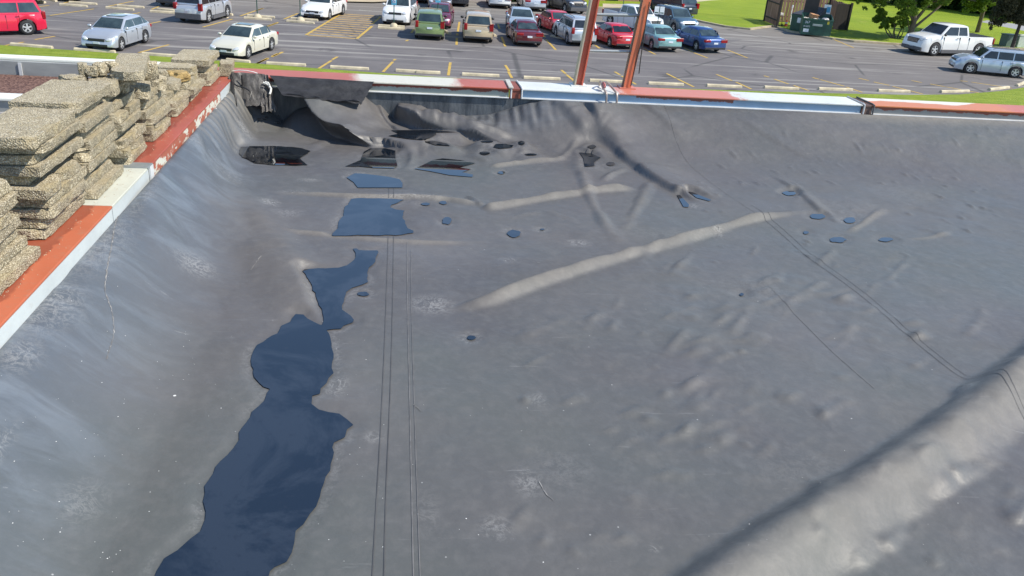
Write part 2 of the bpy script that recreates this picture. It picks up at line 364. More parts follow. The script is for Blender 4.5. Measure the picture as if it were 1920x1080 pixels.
    tl, tr_ = xr(zt_), xf(zt_); bl, br = xr(zl), xf(zl)
    cuts = {'sedan': [.50, .88], 'hatch': [.45, .82], 'suv': [.33, .66], 'box': [.38, .70], 'van': [.34, .68], 'pickup': [.62]}[kind]
    mid = []
    xF = br-.02; xB = bl
    cutx = [xF+(xB-xF)*c_ for c_ in cuts]
    edges = [None]+cutx+[None]
    for sgn in (1, -1):
        for i in range(len(edges)-1):
            a, b = edges[i], edges[i+1]
            fb = br if a is None else a-.035; ft = tr_ if a is None else a-.035
            rb_ = bl if b is None else b+.035; rt = tl if b is None else b+.035
            ft = min(ft, fb) if a is not None else ft
            if b is not None: rt = rb_
            if a is not None and b is None: rt = min(max(tl, rb_), ft-.03)
            q = [(fb, sgn*(sy(zl)+.001), zl), (ft, sgn*(sy(zt_)+.001), zt_), (rt, sgn*(sy(zt_)+.001), zt_), (rb_, sgn*(sy(zl)+.001), zl)]
            pane('side_window', q, .01)
    if sunroof:
        bm = B(); abox(bm, T['r0']-.75, T['r0']-.15, -.42, .42, H-.005, H+.022, bev=.006); obj('sunroof', bm, M_GLASSD, t)
    if roofrack:
        for s_ in (1, -1):
            bm = B(); tube(bm, [(T['r0']-.2, s_*wr*.86, H), (T['r0']-.35, s_*wr*.86, H+.06), (T['r1']+.35, s_*wr*.86, H+.06), (T['r1']+.2, s_*wr*.86, H)], .02, 6); obj('roof_rail', bm, M_GREYP, t, 60)
    # wheels
    for wx_ in (fx, bx):
        for s_ in (1, -1):
            bm = B(); y0 = s_*(h-.015); y1_ = s_*(h-.22)
            wl = thing('wheel', None, None); del_ = wl; wl.parent = t; wl.location = (wx_, 0, r)
            prof_ = [(r*.62, 0), (r*.86, .0), (r*.97, -.03), (r, -.07), (r, -.17), (r*.95, -.2), (r*.6, -.2)]
            N = 20; rr = []
            for rad, dy in prof_: rr.append([bm.verts.new((rad*math.cos(2*PI*k/N), s_*(h-.012+dy), rad*math.sin(2*PI*k/N))) for k in range(N)])
            for a, b in zip(rr, rr[1:]):
                for k in range(N): bm.faces.new((a[k], a[(k+1) % N], b[(k+1) % N], b[k]))
            bmesh.ops.recalc_face_normals(bm, faces=bm.faces[:]); obj('tyre', bm, M_TYRE, wl, 40)
            bm = B(); yo = s_*(h-.03)
            outer = [bm.verts.new((r*.63*math.cos(2*PI*k/N), yo, r*.63*math.sin(2*PI*k/N))) for k in range(N)]
            inner = [bm.verts.new((r*.54*math.cos(2*PI*k/N), yo, r*.54*math.sin(2*PI*k/N))) for k in range(N)]
            for k in range(N): bm.faces.new((outer[k], outer[(k+1) % N], inner[(k+1) % N], inner[k]))
            for k in range(5):
                a = 2*PI*k/5+.3; ca, sa = math.cos(a), math.sin(a); pw = r*.11
                q = [(r*.1*ca-pw*.9*sa, r*.1*sa+pw*.9*ca), (r*.56*ca-pw*sa, r*.56*sa+pw*ca), (r*.56*ca+pw*sa, r*.56*sa-pw*ca), (r*.1*ca+pw*.9*sa, r*.1*sa-pw*.9*ca)]
                prism(bm, q, yo-s_*.002, yo-s_*.03)
            bmesh.ops.create_circle(bm, cap_ends=True, radius=r*.17, segments=10, matrix=Matrix.Translation((0, yo+s_*.006, 0)) @ Matrix.Rotation(PI/2, 4, 'X'))
            obj('rim', bm, rim or M_RIM, wl)
            bm = B(); bmesh.ops.create_circle(bm, cap_ends=True, radius=r*.66, segments=18, matrix=Matrix.Translation((0, s_*(h-.09), 0)) @ Matrix.Rotation(PI/2, 4, 'X'))
            obj('brake_disc', bm, M_BLK, wl)
    # lamps, grille, bumpers, plates, mirrors
    zf = T['zf']; zr = T['zr']
    for s_ in (1, -1):
        bm = B(); r_ = bmesh.ops.create_icosphere(bm, subdivisions=2, radius=1)
        hh = .10 if kind in ('sedan', 'hatch') else .12
        for v in bm.verts: v.co = Vector((L/2-.20+v.co.x*.19-abs(v.co.y)*.02, s_*(h*.70)+v.co.y*.20-s_*v.co.x*.10, zf-.10+v.co.z*hh+v.co.y*s_*.03-v.co.x*.04))
        obj('headlight', bm, headc or M_HEAD, t, 60)
        bm = B()
        if kind in ('suv', 'box', 'van'): abox(bm, -L/2-.012, -L/2+.16, s_*h*.74, s_*h*.955, zr-.26, zr+.12, bev=.02)
        elif kind == 'pickup': abox(bm, -L/2-.012, -L/2+.10, s_*h*.84, s_*h*.965, zr-.42, zr-.06, bev=.015)
        else: abox(bm, -L/2-.012, -L/2+.20, s_*h*.46, s_*h*.945, zr-.21, zr-.05, bev=.025)
        obj('taillight', bm, M_TAIL, t, 60)
        bm = B(); r_ = bmesh.ops.create_icosphere(bm, subdivisions=2, radius=1)
        for v in bm.verts: v.co = Vector((cx-.18+v.co.x*.07, s_*(wb+.13)+v.co.y*.11, T['belt']+.08+v.co.z*.075))
        obj('side_mirror', bm, M_BLK if kind in ('pickup', 'box') else pm, t, 60)
        for hx_ in ([.05, -.95] if kind != 'pickup' else [.25]):
            bm = B(); abox(bm, hx_-.09, hx_+.09, s_*(h*.985-.01), s_*(h*.985+.03), T['belt']-.14, T['belt']-.11, bev=.008)
            obj('door_handle', bm, pm if kind != 'pickup' else M_BLK, t)
        if skirt:
            bm = B(); abox(bm, bx+R+.02, fx-R-.02, s_*(h*.95), s_*(h*1.012), .2, .42, bev=.02); obj('side_skirt', bm, M_GREYP, t)
    # door seams
    for s_ in (1, -1):
        for xx in ([cx-.25, -.42, bx+R*.7] if kind != 'pickup' else [cx-.25, .02, T['rb']-.02]):
            bm = B(); abox(bm, xx-.007, xx+.007, s_*(h*.90), s_*(h*.985+.004), .34, T['belt']-.07); obj('door_seam', bm, M_BLK, t)
    bm = B(); gw = h*.46; abox(bm, L/2-.13, L/2+.004, -gw, gw, zf-.19 if kind != 'pickup' else zf-.36, zf-.07, bev=.02); obj('grille', bm, M_BLK, t)
    if kind == 'pickup':
        bm = B()
        for dz in (-.28, -.21, -.14): abox(bm, L/2-.02, L/2+.015, -gw*.95, gw*.95, zf+dz-.008, zf+dz+.008)
        obj('grille_bar', bm, M_CHR, t)
    bm = B(); abox(bm, L/2-.14, L/2+.008, -h*.62, h*.62, .27, .40, bev=.03); obj('air_intake', bm, M_BLK, t)
    bm = B(); abox(bm, L/2-.1, L/2+.018, -.16, .16, .40, .50, bev=.004); obj('license_plate', bm, M_PLATE, t)
    pz = zr-.33 if kind not in ('pickup',) else .62
    bm = B(); abox(bm, -L/2-.016, -L/2+.1, -.16, .16, pz, pz+.11, bev=.004); obj('license_plate', bm, M_PLATE, t)
    bm = B(); abox(bm, -L/2-.02, -L/2+.24, -h*.88, h*.88, .26, .40 if not skirt else .60, bev=.03); obj('rear_bumper', bm, M_BLK if not skirt and not pick else M_GREYP, t)
    if skirt or pick:
        bm = B(); abox(bm, L/2-.26, L/2+.02, -h*.86, h*.86, .30, .52 if skirt else .62, bev=.04); obj('front_bumper', bm, M_GREYP, t)
    if pick:
        bm = B(); abox(bm, -L/2+.06, T['rb']-.14, -h*.87, h*.87, 1.19, 1.235, bev=.012); obj('bed_cover', bm, M_BLK, t)
    return t
# ---------------------------------------------------------------- ground, lawns, lot
XL, YF = -1.372, 7.13                  # inner faces of the left and far parapets (world)
struct('ground', sheet([[(-900, -300), (900, -300), (900, 1400), (-900, 1400)]], -.02), M_GRASS, 'lawn reaching far beyond the parking lot')
def P2(pts, H=8.19): return [tuple(pt(x, y, H)[:2]) for x, y in pts]
near_edge = [(-120, 68), (0, 85), (110, 93), (225, 101), (420, 115), (600, 129), (760, 141), (900, 150), (1050, 158), (1200, 164), (1400, 171), (1560, 175.5), (1700, 178.5), (1800, 177.5), (1880, 171), (1960, 158)]
isl = [(1740, 86.5), (1680, 84), (1600, 79), (1556, 73), (1480, 60), (1450, 50), (1405, 56), (1360, 51), (1316, 42), (1270, 31), (1232, 23), (1200, 20.5), (1150, 17), (1090, 13.5), (1030, 12), (985, 5)]
lot = P2(near_edge)+[(75, 44), (75, 60.5)]+P2([(1990, 96)])+P2(isl)+[(4, 76), (-120, 76), (-120, 40)]+P2([(-300, 40)])
ps = P2(near_edge)
lotpoly = [(-120, ps[0][1]+6)]+ps+[(60, ps[-1][1]), (60, 60), P2([(1990, 96)])[0]]+P2(isl)+[(4, 82), (-120, 82)]
def dedupe(p):
    o = [p[0]]
    for q in p[1:]:
        if math.dist(q, o[-1]) > .01: o.append(q)
    return o
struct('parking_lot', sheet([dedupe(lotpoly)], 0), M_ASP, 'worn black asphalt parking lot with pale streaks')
strip = P2(near_edge)
struct('grass_strip', sheet([[(-120, 7.5), (70, 7.5), (70, strip[-1][1])]+[(a, b+.02) for a, b in strip[::-1]]+[(-120, strip[0][1]+6)]], .014), M_STRIP, 'narrow mowed strip between the building and the parking lot')
# kerb round the lawn island: real step
def ribbon(bm, pts, wd, z0, z1):
    pts = [Vector((p[0], p[1], 0)) for p in pts]
    L_, R_ = [], []
    for i, p in enumerate(pts):
        t_ = (pts[min(i+1, len(pts)-1)]-pts[max(i-1, 0)]).normalized(); nn = Vector((-t_.y, t_.x, 0))
        L_.append(p+nn*wd/2); R_.append(p-nn*wd/2)
    V = [[bm.verts.new((a.x, a.y, z)) for z in (z0, z1)] for a in L_]; U = [[bm.verts.new((a.x, a.y, z)) for z in (z0, z1)] for a in R_]
    for i in range(len(pts)-1):
        bm.faces.new((V[i][1], V[i+1][1], U[i+1][1], U[i][1])); bm.faces.new((V[i][0], V[i+1][0], V[i+1][1], V[i][1])); bm.faces.new((U[i][1], U[i+1][1], U[i+1][0], U[i][0]))
    bm.faces.new((V[0][0], V[0][1], U[0][1], U[0][0])); bm.faces.new((V[-1][0], U[-1][0], U[-1][1], V[-1][1]))
    bmesh.ops.recalc_face_normals(bm, faces=bm.faces[:])
kb = dedupe(P2(isl[:-2]))
bm = B(); ribbon(bm, kb, .22, -.02, .13); struct('kerb', bm, M_CURB, 'pale concrete kerb along the lawn')
bm = B(); ribbon(bm, P2([(1990, 96), (1800, 89), (1700, 85.5), (1560, 74)]), .2, -.02, .12)
struct('kerb', bm, M_CURB, 'pale kerb behind the white pickup truck')
struct('lawn', sheet([kb+[(4, 95), (-120, 95), (-120, 1400), (900, 1400), (900, 62), P2([(1990, 96)])[0]]], .1), M_GRASS, 'bright lawn beyond the kerb, with trees and the fence enclosure')
# pale walk left of the lawn island, winding sidewalk at the top and grey path at the right
walkp = P2([(1130, 15), (1240, 19), (1262, 10), (1330, 3), (1420, -3), (1500, -8), (1490, -11), (1400, -7), (1310, -1), (1245, 5), (1225, 11), (1130, 9)])
struct('sidewalk', sheet([walkp], .104), M_WALK, 'tan sidewalk curving round the lawn')
struct('sidewalk', sheet([P2([(590, 3), (640, 5), (700, 6.5), (745, 4), (760, -12), (560, -14)])], .106), M_WALK, 'tan concrete pad at the far side of the parking lot')
M_PATH = simple('path_asphalt', (.27, .27, .27), .9, var=.1, sc=.3)
struct('path', sheet([P2([(1838, 43), (1880, 52), (1930, 62), (2000, 72), (2000, 58), (1930, 50), (1880, 44), (1850, 40)])], .104), M_PATH, 'grey path crossing the lawn at the right')
# painted lines
def stripe(bm, a, b, wd=.11, z=.008):
    a = pt(*a); b = pt(*b); d = (b-a).normalized(); n_ = Vector((-d.y, d.x, 0))*wd/2
    f = bm.faces.new([bm.verts.new((v.x, v.y, z)) for v in (a-n_, b-n_, b+n_, a+n_)])
    if f.normal.z < 0: f.normal_flip()
bm = B()
for a, b in [(z4(0, 640), z4(120, 587)), (z4(158, 570), z4(270, 520)), (z4(630, 685), z4(755, 606)), (z4(762, 598), z4(815, 568)), (z4(1270, 720), z4(1368, 618)), (z4(1376, 606), z4(1394, 592)),
    (z5(430, 755), z5(450, 625)), (z5(1065, 780), z5(1030, 718)), (z5(1040, 715), z5(1000, 652)), (z5(1695, 815), z5(1612, 748)), (z5(1605, 740), z5(1560, 700)), (z6(600, 845), z6(455, 760)), (z6(440, 750), z6(388, 718)),
    (z6(1178, 870), z6(1010, 788)), (z6(1000, 783), z6(905, 735)), (z6(1755, 892), z6(1600, 822)), (z6(1560, 808), z6(1405, 745)),
    (z7(430, 628), z7(325, 592)), (z7(290, 582), z7(190, 548)), (z7(155, 535), z7(120, 525)), (z7(800, 640), z7(690, 603)), (z7(675, 597), z7(510, 552)), (z7(500, 549), z7(455, 537)),
    (z7(1220, 652), z7(1010, 598)), (z7(990, 592), z7(880, 568)), (z7(845, 558), z7(775, 542)), (z7(1615, 645), z7(1270, 582)), (z7(1210, 572), z7(1140, 558)), (z7(1840, 612), z7(1550, 568)), (z7(1530, 565), z7(1480, 560)),
    (z1(1770, 445), z1(1855, 402)), (z1(1885, 390), z1(1925, 370)), (z1(960, 365), z1(1170, 310)), (z1(20, 318), z1(165, 292)), (z1(240, 275), z1(380, 252)),
    (z1(345, 108), z1(650, 62)), (z1(195, 55), z1(340, 38)), (z1(745, 45), z1(925, 8)), (z1(870, 105), z1(970, 88)), (z1(1040, 163), z1(1110, 150)), (z1(1405, 188), z1(1608, 133)), (z1(1662, 112), z1(1818, 58)),
    (z1(1510, 48), z1(1550, 38)), (z1(1800, 200), z1(1925, 155)), (z1(1050, 65), z1(1100, 45)), (z1(440, 22), z1(560, -6)),
    (z4(280, 192), z4(418, 135)), (z4(0, 108), z4(70, 85)), (z4(40, 293), z4(215, 230)),
    (z5(60, 330), z5(85, 290)), (z5(5, 412), z5(30, 400)), (z5(512, 450), z5(516, 380)), (z5(519, 355), z5(521, 335)), (z5(525, 318), z5(541, 220)),
    (z5(1000, 465), z5(962, 368)), (z5(942, 290), z5(925, 240)), (z5(1505, 500), z5(1403, 392)), (z5(1395, 375), z5(1375, 345)), (z6(795, 545), z6(675, 485)), (z6(1315, 580), z6(1180, 528)), (z6(1165, 520), z6(1080, 480)), (z6(1715, 580), z6(1515, 500)), (z6(235, 485), z6(190, 450)),
    (z7(740, 330), z7(600, 272))]:
    stripe(bm, a, b, .14)
struct('parking_line', bm, M_YEL, 'worn yellow painted stall lines')
bm = B()
hl0, hl1, hr0, hr1 = z4(500, 350), z4(848, 140), z4(1008, 388), z4(1248, 165)
stripe(bm, hl0, hl1, .17); stripe(bm, hr0, z4(1160, 262), .17); stripe(bm, z4(1165, 238), hr1, .15)
struct('parking_line', bm, M_YEL, 'bright yellow borders of the striped aisle')
bm = B()
A0, A1, C0, C1 = [pt(*q) for q in (hl0, hl1, hr0, hr1)]
for k in range(12):
    u0 = k/11.; a = A0.lerp(A1, u0); b = C0.lerp(C1, u0); dY = .17; sh = 0
    dirv = (b-a).normalized(); a += dirv*.1; b -= dirv*.1
    f = bm.faces.new([bm.verts.new(v) for v in ((a.x, a.y-dY, .008), (b.x, b.y-dY, .008), (b.x, b.y+dY, .008), (a.x, a.y+dY, .008))])
struct('parking_line', bm, M_HATCH, 'striped no parking aisle')
bm = B()
for a, b in [(z5(560, 95), z5(850, 112)), (z5(570, 82), z5(855, 100)), (z5(555, 60), z5(760, 72)), (z5(1080, 45), z5(1120, 100)), (z5(1400, 105), z5(1440, 150)), (z5(1400, 88), z5(1530, 112)), (z5(1440, 150), z5(1540, 130)), (z5(560, 30), z5(720, 45)),
    (z6(250, 130), z6(420, 128)), (z6(270, 85), z6(360, 130)), (z6(430, 95), z6(540, 140)), (z6(1200, 190), z6(1380, 195)), (z6(1210, 210), z6(1330, 212)), (z4(1030, 100), z4(1150, 112)), (z4(480, 165)[0:2], z4(480, 166))]:
    if math.dist(a, b) > 1: stripe(bm, a, b, .12)
struct('parking_line', bm, M_WHT, 'pale painted lines of the far stalls')
# wheel stops
def wheel_stop(a, b, label, group):
    a = pt(*a); b = pt(*b); c = (a+b)/2; ln = max(1.2, min(2.2, (b-a).length)); an = math.atan2(b.y-a.y, b.x-a.x)
    bm = B(); prism(bm, [(-.10, 0), (-.085, .09), (-.05, .125), (.05, .125), (.085, .09), (.10, 0)], -ln/2, ln/2, 0)
    for v in bm.verts:
        if abs(v.co.x) > ln/2-.01 and v.co.z > .05: v.co.x *= .985
        v.co.z += mnoise.noise(v.co*3)*.006
    o = obj('wheel_stop', bm, M_CONC); o.location = (c.x, c.y, .002); o.rotation_euler = (0, 0, an)
    tag(o, label, 'wheel stop', group)
GN, GF = 'wheel stops along the grass strip', 'wheel stops between the far parking rows'
nearws = [((z1(75, 312)), z1(365, 337), 'long pale wheel stop in front of the empty stall beside the red sport utility'),
 (z1(515, 347), z1(800, 367), 'wheel stop under the nose of the silver hatchback'),
 (z1(985, 378), z1(1230, 396), 'wheel stop just behind the tallest pile of concrete slabs'),
 (z1(1610, 424), z1(1690, 432), 'short bit of wheel stop showing under the nose of the cream sedan'),
 (z4(105, 640), z4(500, 662), 'wheel stop above the torn corner of the roof'),
 (z4(742, 678), z4(1130, 700), 'wheel stop in line with the striped aisle, second right of the cream sedan'),
 (z4(1400, 713), z4(1640, 727), 'broken wheel stop with a shorter piece beside it'),
 (z4(1665, 730), z4(1780, 735), 'short broken end piece lying right of the broken wheel stop'),
 (z5(565, 750), z5(940, 768), 'wheel stop directly in front of the beige car'),
 (z5(1180, 783), z5(1550, 800), 'wheel stop left of the red steel posts, in line with the maroon sedan'),
 (z6(135, 812), z6(465, 828), 'wheel stop seen between the two red steel posts'),
 (z6(720, 840), z6(1075, 856), 'wheel stop just right of the red steel posts, in line with the blue sedan'),
 (z6(1305, 862), z6(1655, 878), 'second wheel stop right of the red steel posts'),
 (z6(1880, 880), (1497, 168.5), 'third wheel stop right of the red steel posts'),
 (z7(495, 620), z7(730, 628), 'fourth wheel stop right of the red steel posts'),
 (z7(907, 632), z7(1127, 640), 'fifth wheel stop right of the red steel posts, beyond the dark joint of the parapet'),
 (z7(1340, 641), z7(1535, 636), 'wheel stop below the front of the silver sport utility'),
 (z7(1675, 626), z7(1812, 610), 'tilted wheel stop below the silver sport utility, second from the right edge'),
 (z7(1868, 598), z7(1925, 575), 'wheel stop cut by the right edge of the photo')]
for a, b, l_ in nearws: wheel_stop(a, b, l_, GN)
farws = [(z1(415, 35), z1(605, 50), 'near wheel stop of the back to back pair right of the tan car'), (z1(480, 20), z1(672, 34), 'far wheel stop of the back to back pair right of the tan car'),
 (z1(735, 57), z1(928, 73), 'near wheel stop of the pair above the silver hatchback'), (z1(813, 43), z1(998, 57), 'far wheel stop of the pair above the silver hatchback'),
 (z1(1040, 83), z1(1215, 95), 'near wheel stop left of the silver boxy sport utility'), (z1(1098, 68), z1(1200, 78), 'far wheel stop left of the silver boxy sport utility'),
 (z1(1480, 113), z1(1558, 122), 'near wheel stop right of the silver boxy sport utility'), (z1(1510, 96), z1(1597, 106), 'far wheel stop right of the silver boxy sport utility'),
 (z1(1690, 128), z1(1880, 142), 'near wheel stop at the foot of the left green sign post'), (z1(1713, 112), z1(1903, 126), 'far wheel stop at the foot of the left green sign post'),
 (z4(307, 215), z4(583, 240), 'near wheel stop in front of the bright white sedan'), (z4(350, 190), z4(620, 212), 'far wheel stop half hidden under the bright white sedan'),
 (z4(1218, 282), z4(1488, 298), 'near wheel stop in front of the white sport utility'), (z4(1222, 262), z4(1488, 278), 'far wheel stop in front of the white sport utility'),
 (z5(395, 318), z5(430, 335), 'wheel stop end showing right of the green hatchback'), (z5(855, 343), z5(885, 358), 'wheel stop end showing right of the beige car'),
 (z5(1050, 350), z5(1110, 362), 'wheel stop end showing left of the maroon sedan'), (z5(1485, 372), z5(1560, 388), 'wheel stop under the red sedan'),
 (z6(190, 395), z6(275, 402), 'wheel stop left of the red coupe'), (z1(228, 12), z1(292, 20), 'wheel stop right beside the tan car'), (z1(330, 2), z1(365, 8), 'small wheel stop at the top edge by the dark car')]
for a, b, l_ in farws: wheel_stop(a, b, l_, GF)
# ---------------------------------------------------------------- vehicles
CG = 'cars in the parking lot'
def car_rear(pl, pr, head, label, kind, c, cat='car', off=0, **k):
    """pl, pr: photo points on the ground at the rear corners; the car faces away"""
    a, b = pt(*pl), pt(*pr); m = (a+b)/2; L = TYPES[kind]['L']*k.get('sc', 1); hd = math.radians(head); f = Vector((math.cos(hd), math.sin(hd), 0))
    p = m+f*(L/2+off); return make_car(label, kind, c, cat, (p.x, p.y, 0), hd, CG, **k)
def car_front(pl, pr, head, label, kind, c, cat='car', off=0, **k):
    a, b = pt(*pl), pt(*pr); m = (a+b)/2; L = TYPES[kind]['L']*k.get('sc', 1); hd = math.radians(head); f = Vector((math.cos(hd), math.sin(hd), 0))
    p = m-f*(L/2+off); return make_car(label, kind, c, cat, (p.x, p.y, 0), hd, CG, **k)
c_sil = paint('silver_paint', (.50, .53, .57), .5); c_cream = paint('cream_paint', (.62, .60, .50), .1); c_white = paint('white_paint', (.72, .72, .70), 0)
c_wht2 = paint('white_paint_two', (.70, .71, .71), 0); c_green = paint('green_paint', (.20, .27, .11), .3); c_maroon = paint('maroon_paint', (.12, .010, .02), .3)
c_purp = paint('purple_red_paint', (.14, .014, .035), .3); c_beige = paint('beige_paint', (.50, .40, .27), .2); c_red = paint('red_paint', (.55, .015, .03), .1)
c_red2 = paint('magenta_red_paint', (.62, .012, .05), 0); c_teal = paint('teal_paint', (.22, .40, .40), .3); c_blue = paint('blue_paint', (.012, .05, .20), .3)
c_navy = paint('navy_paint', (.02, .03, .05), .2); c_slate = paint('slate_paint', (.07, .13, .18), .4); c_blk = paint('black_paint', (.02, .02, .024), .1)
c_lsil = paint('pale_blue_silver_paint', (.46, .54, .60), .4); c_tan = paint('tan_paint', (.36, .32, .20), .3); c_gry = paint('grey_paint', (.16, .17, .18), .4)
c_rav = paint('blue_silver_paint', (.44, .50, .58), .45); c_slv3 = paint('light_silver_paint', (.55, .57, .60), .5)
car_front(z1(535, 352), z1(812, 370), 260, 'silver five-door hatchback with a sunroof parked nose toward the roof, behind the brown gravel roof', 'hatch', c_sil, 'car', sunroof=True, sc=.97)
car_front(z1(1412, 408), z1(1690, 425), 254, 'cream white sedan with a sunroof parked nearest the torn roof corner', 'sedan', c_cream, 'car', sunroof=True, sc=.97)
p_ = pt(54, 66)
hd = math.radians(212); T_ = TYPES['suv']; rl = Vector((T_['b'], T_['W']/2, 0)); rl.rotate(Matrix.Rotation(hd, 3, 'Z'))
make_car('bright red sport utility with grey side strip cut by the left edge', 'suv', c_red2, 'car', (p_.x-rl.x, p_.y-rl.y, 0), hd, CG, skirt=False)
car_rear(z1(1195, 160), z1(1415, 168), 77, 'silver boxy sport utility with grey lower body seen from behind, at the upper left', 'suv', c_slv3, 'car', skirt=True, glass=M_GLASSD)
car_rear((300, 12), (331, 16), 80, 'dark navy car half hidden behind the silver boxy sport utility', 'sedan', c_navy)
car_front(z4(425, 192), z4(700, 215), 256, 'bright white sedan facing the camera left of the striped aisle', 'sedan', c_white)
car_front(z4(1262, 250), z4(1515, 272), 262, 'white sport utility facing the camera right of the striped aisle', 'suv', c_wht2)
car_rear(z5(92, 400), z5(385, 412), 88, 'olive green boxy hatchback seen from behind', 'box', c_green)
car_front(z5(215, 285), z5(425, 300), 264, 'purplish red hatchback facing the camera behind the green hatchback', 'hatch', c_purp, sc=.95)
car_rear(z5(588, 430), z5(862, 440), 87.5, 'beige crossover seen from behind between two empty stalls', 'box', c_beige, sc=1.02)
car_rear(z5(1098, 468), z5(1378, 478), 93, 'dark maroon sedan seen from behind', 'sedan', c_maroon, sc=.93)
car_front(z5(1045, 345), z5(1310, 362), 268, 'pale silver blue sedan facing the camera behind the maroon sedan', 'sedan', c_lsil)
car_front(z5(1510, 355), z5(1760, 372), 283, 'bright red sedan facing the camera left of the silver sport utility', 'sedan', c_red, sc=.92)
car_rear(z5(1648, 462), z5(1915, 478), 97, 'light silver boxy sport utility with a roof rack beside the left red post', 'suv', c_slv3, roofrack=True, glass=M_GLASSD, sc=.97)
car_rear(z6(375, 492), z6(640, 505), 103, 'bright red coupe half hidden behind the right red post', 'sedan', c_red, glass=M_GLASSD, sc=.93)
car_rear(z6(805, 520), z6(1062, 532), 101, 'pale teal sedan with a wide red tail lamp bar seen from behind', 'sedan', c_teal, sc=.97)
car_rear(z6(1255, 535), z6(1512, 540), 106, 'deep blue sedan at the right end of its row', 'sedan', c_blue, sc=.96)
car_front(z6(1030, 360), z6(1225, 345), 284, 'slate blue sport utility with roof rails facing the camera behind the blue sedan', 'suv', c_slate, roofrack=True, sc=.96)
car_front(z6(690, 345), z6(885, 340), 296, 'white pickup truck behind the right red post facing the camera', 'pickup', c_wht2, 'pickup truck', sc=.9)
car_rear(z6(1035, 178), z6(1228, 178), 116, 'black minivan seen from behind near the lawn kerb', 'van', c_navy, 'van')
car_front(z5(1630, 142), z5(1830, 150), 288, 'black pickup truck facing the camera at the top, left of the red posts', 'pickup', c_blk, 'pickup truck', sc=.86)
car_rear(z5(1195, 118), z5(1402, 122), 92, 'light silver sedan at the top edge seen from behind', 'sedan', c_slv3)
car_rear(z5(845, 88), z5(1042, 92), 88, 'white car at the top edge beside a painted stall', 'sedan', c_white)
car_rear(z5(425, 68), z5(610, 72), 86, 'black car at the top edge left of the pale painted stall', 'hatch', c_blk)
car_rear(z4(1545, 30), z4(1640, 36), 84, 'dark car whose wheel shows at the top edge right of the white sport utility', 'sedan', c_navy)
car_front((806, 17), (842, 20), 266, 'dark grey car behind the purplish red hatchback', 'sedan', c_gry)
p_ = pt(56, 8.5); hd = math.radians(205)
rl = Vector((T_['b'], T_['W']/2, 0)); rl.rotate(Matrix.Rotation(hd, 3, 'Z'))
make_car('tan car cut by the top edge at the far left', 'suv', c_tan, 'car', (p_.x-rl.x, p_.y-rl.y, 0), hd, CG)
car_rear((96, 2.5), (124, 3), 80, 'dark car cut by the top edge right of the tan car', 'sedan', c_navy)
# pickup and silver suv at the right, seen side on
def car_side(front_w, rear_w, label, kind, c, cat, side=1, **k):
    """ground points of the near front and near rear wheels"""
    T = TYPES[kind]; sc_ = k.get('sc', 1); a = pt(*front_w); b = pt(*rear_w); hd = math.atan2(a.y-b.y, a.x-b.x)
    m = (a+b)/2; loc = Vector(((T['f']+T['b'])/2*sc_, side*(T['W']/2-.1)*sc_, 0)); loc.rotate(Matrix.Rotation(hd, 3, 'Z'))
    return make_car(label, kind, c, cat, (m.x-loc.x, m.y-loc.y, 0), hd, CG, **k)
car_side(z7(1262, 388), z7(1607, 393), 'white pickup truck with grey lower body parked by the trees at the right', 'pickup', c_white, 'pickup truck', 1, skirt=True, glass=M_GLASSD, sc=1.12)
rv = car_side(z7(1522, 508), z7(1858, 541), 'silver blue sport utility with roof rails cut by the right edge', 'suv', c_rav, 'car', 1, roofrack=True, glass=M_GLASSD, sc=1.0); rv.scale.z = .93
# ---------------------------------------------------------------- fence, dumpsters, poles
M_FENCE = NB('fence_boards', .85, .2); s = M_FENCE
s.col(s.mix(s.ramp(s.noise(3, s.pos((1, 1, .15)), det=5), [(.35, 0), (.7, 1)]), (.17, .10, .075), (.30, .20, .16))); M_FENCE = s.m
M_POST = simple('dark_wood', (.03, .024, .022), .8)
def board_panel(bm, a, b, z0_, z1_, bw=.24, gap=.05, th=.03):
    a = Vector((a[0], a[1], 0)); b = Vector((b[0], b[1], 0)); L_ = (b-a).length; d = (b-a)/L_; an = math.atan2(d.y, d.x)
    x_ = 0
    while x_ < L_-.05:
        w_ = min(bw, L_-x_); h_ = z1_+random.uniform(-.04, .04)
        M = Matrix.Translation(a+d*(x_+w_/2)) @ Matrix.Rotation(an+random.uniform(-.03, .03), 4, 'Z')
        abox(bm, -w_/2, w_/2, -th/2, th/2, z0_, h_, M); x_ += bw+gap
pf = lambda x, y: pt(1440+x/8, y/8)
q0, q3 = pf(130, 415), pf(1172, 470); q1 = pf(440, 400)
fr_dir = (q3-q0).normalized(); back = Vector((-fr_dir.y, fr_dir.x, 0))
D_ = 3.2
q1 = q0+back*D_+fr_dir*.3; q2 = q3+back*D_+fr_dir*-.2
fence = thing('fence_enclosure', 'tall brown board fence enclosure standing round the green dumpsters', 'fence', (0, 0, 0))
zt = 2.15
for a, b in ((q0, q1), (q1, q2), (q2, q3-fr_dir*.25)):
    bm = B(); board_panel(bm, a, b, .12, zt); obj('board_panel', bm, M_FENCE, fence)
    d = (b-a).normalized(); an = math.atan2(d.y, d.x); nrm = Vector((-d.y, d.x, 0))
    for zz in (.5, 1.75):
        bm = B(); M = Matrix.Translation((a+b)/2+nrm*.05) @ Matrix.Rotation(an, 4, 'Z'); L_ = (b-a).length/2
        abox(bm, -L_, L_, -.025, .025, zz, zz+.1, M); obj('rail', bm, M_POST, fence)
bm = B(); board_panel(bm, q3-fr_dir*1.25, q3, .1, zt, bw=.3, gap=.004); obj('gate_leaf', bm, M_POST, fence)
for q in (q0, q1, q2, q3):
    bm = B(); abox(bm, q.x-.08, q.x+.08, q.y-.08, q.y+.08, 0, zt+.1, bev=.01); obj('post', bm, M_POST, fence)
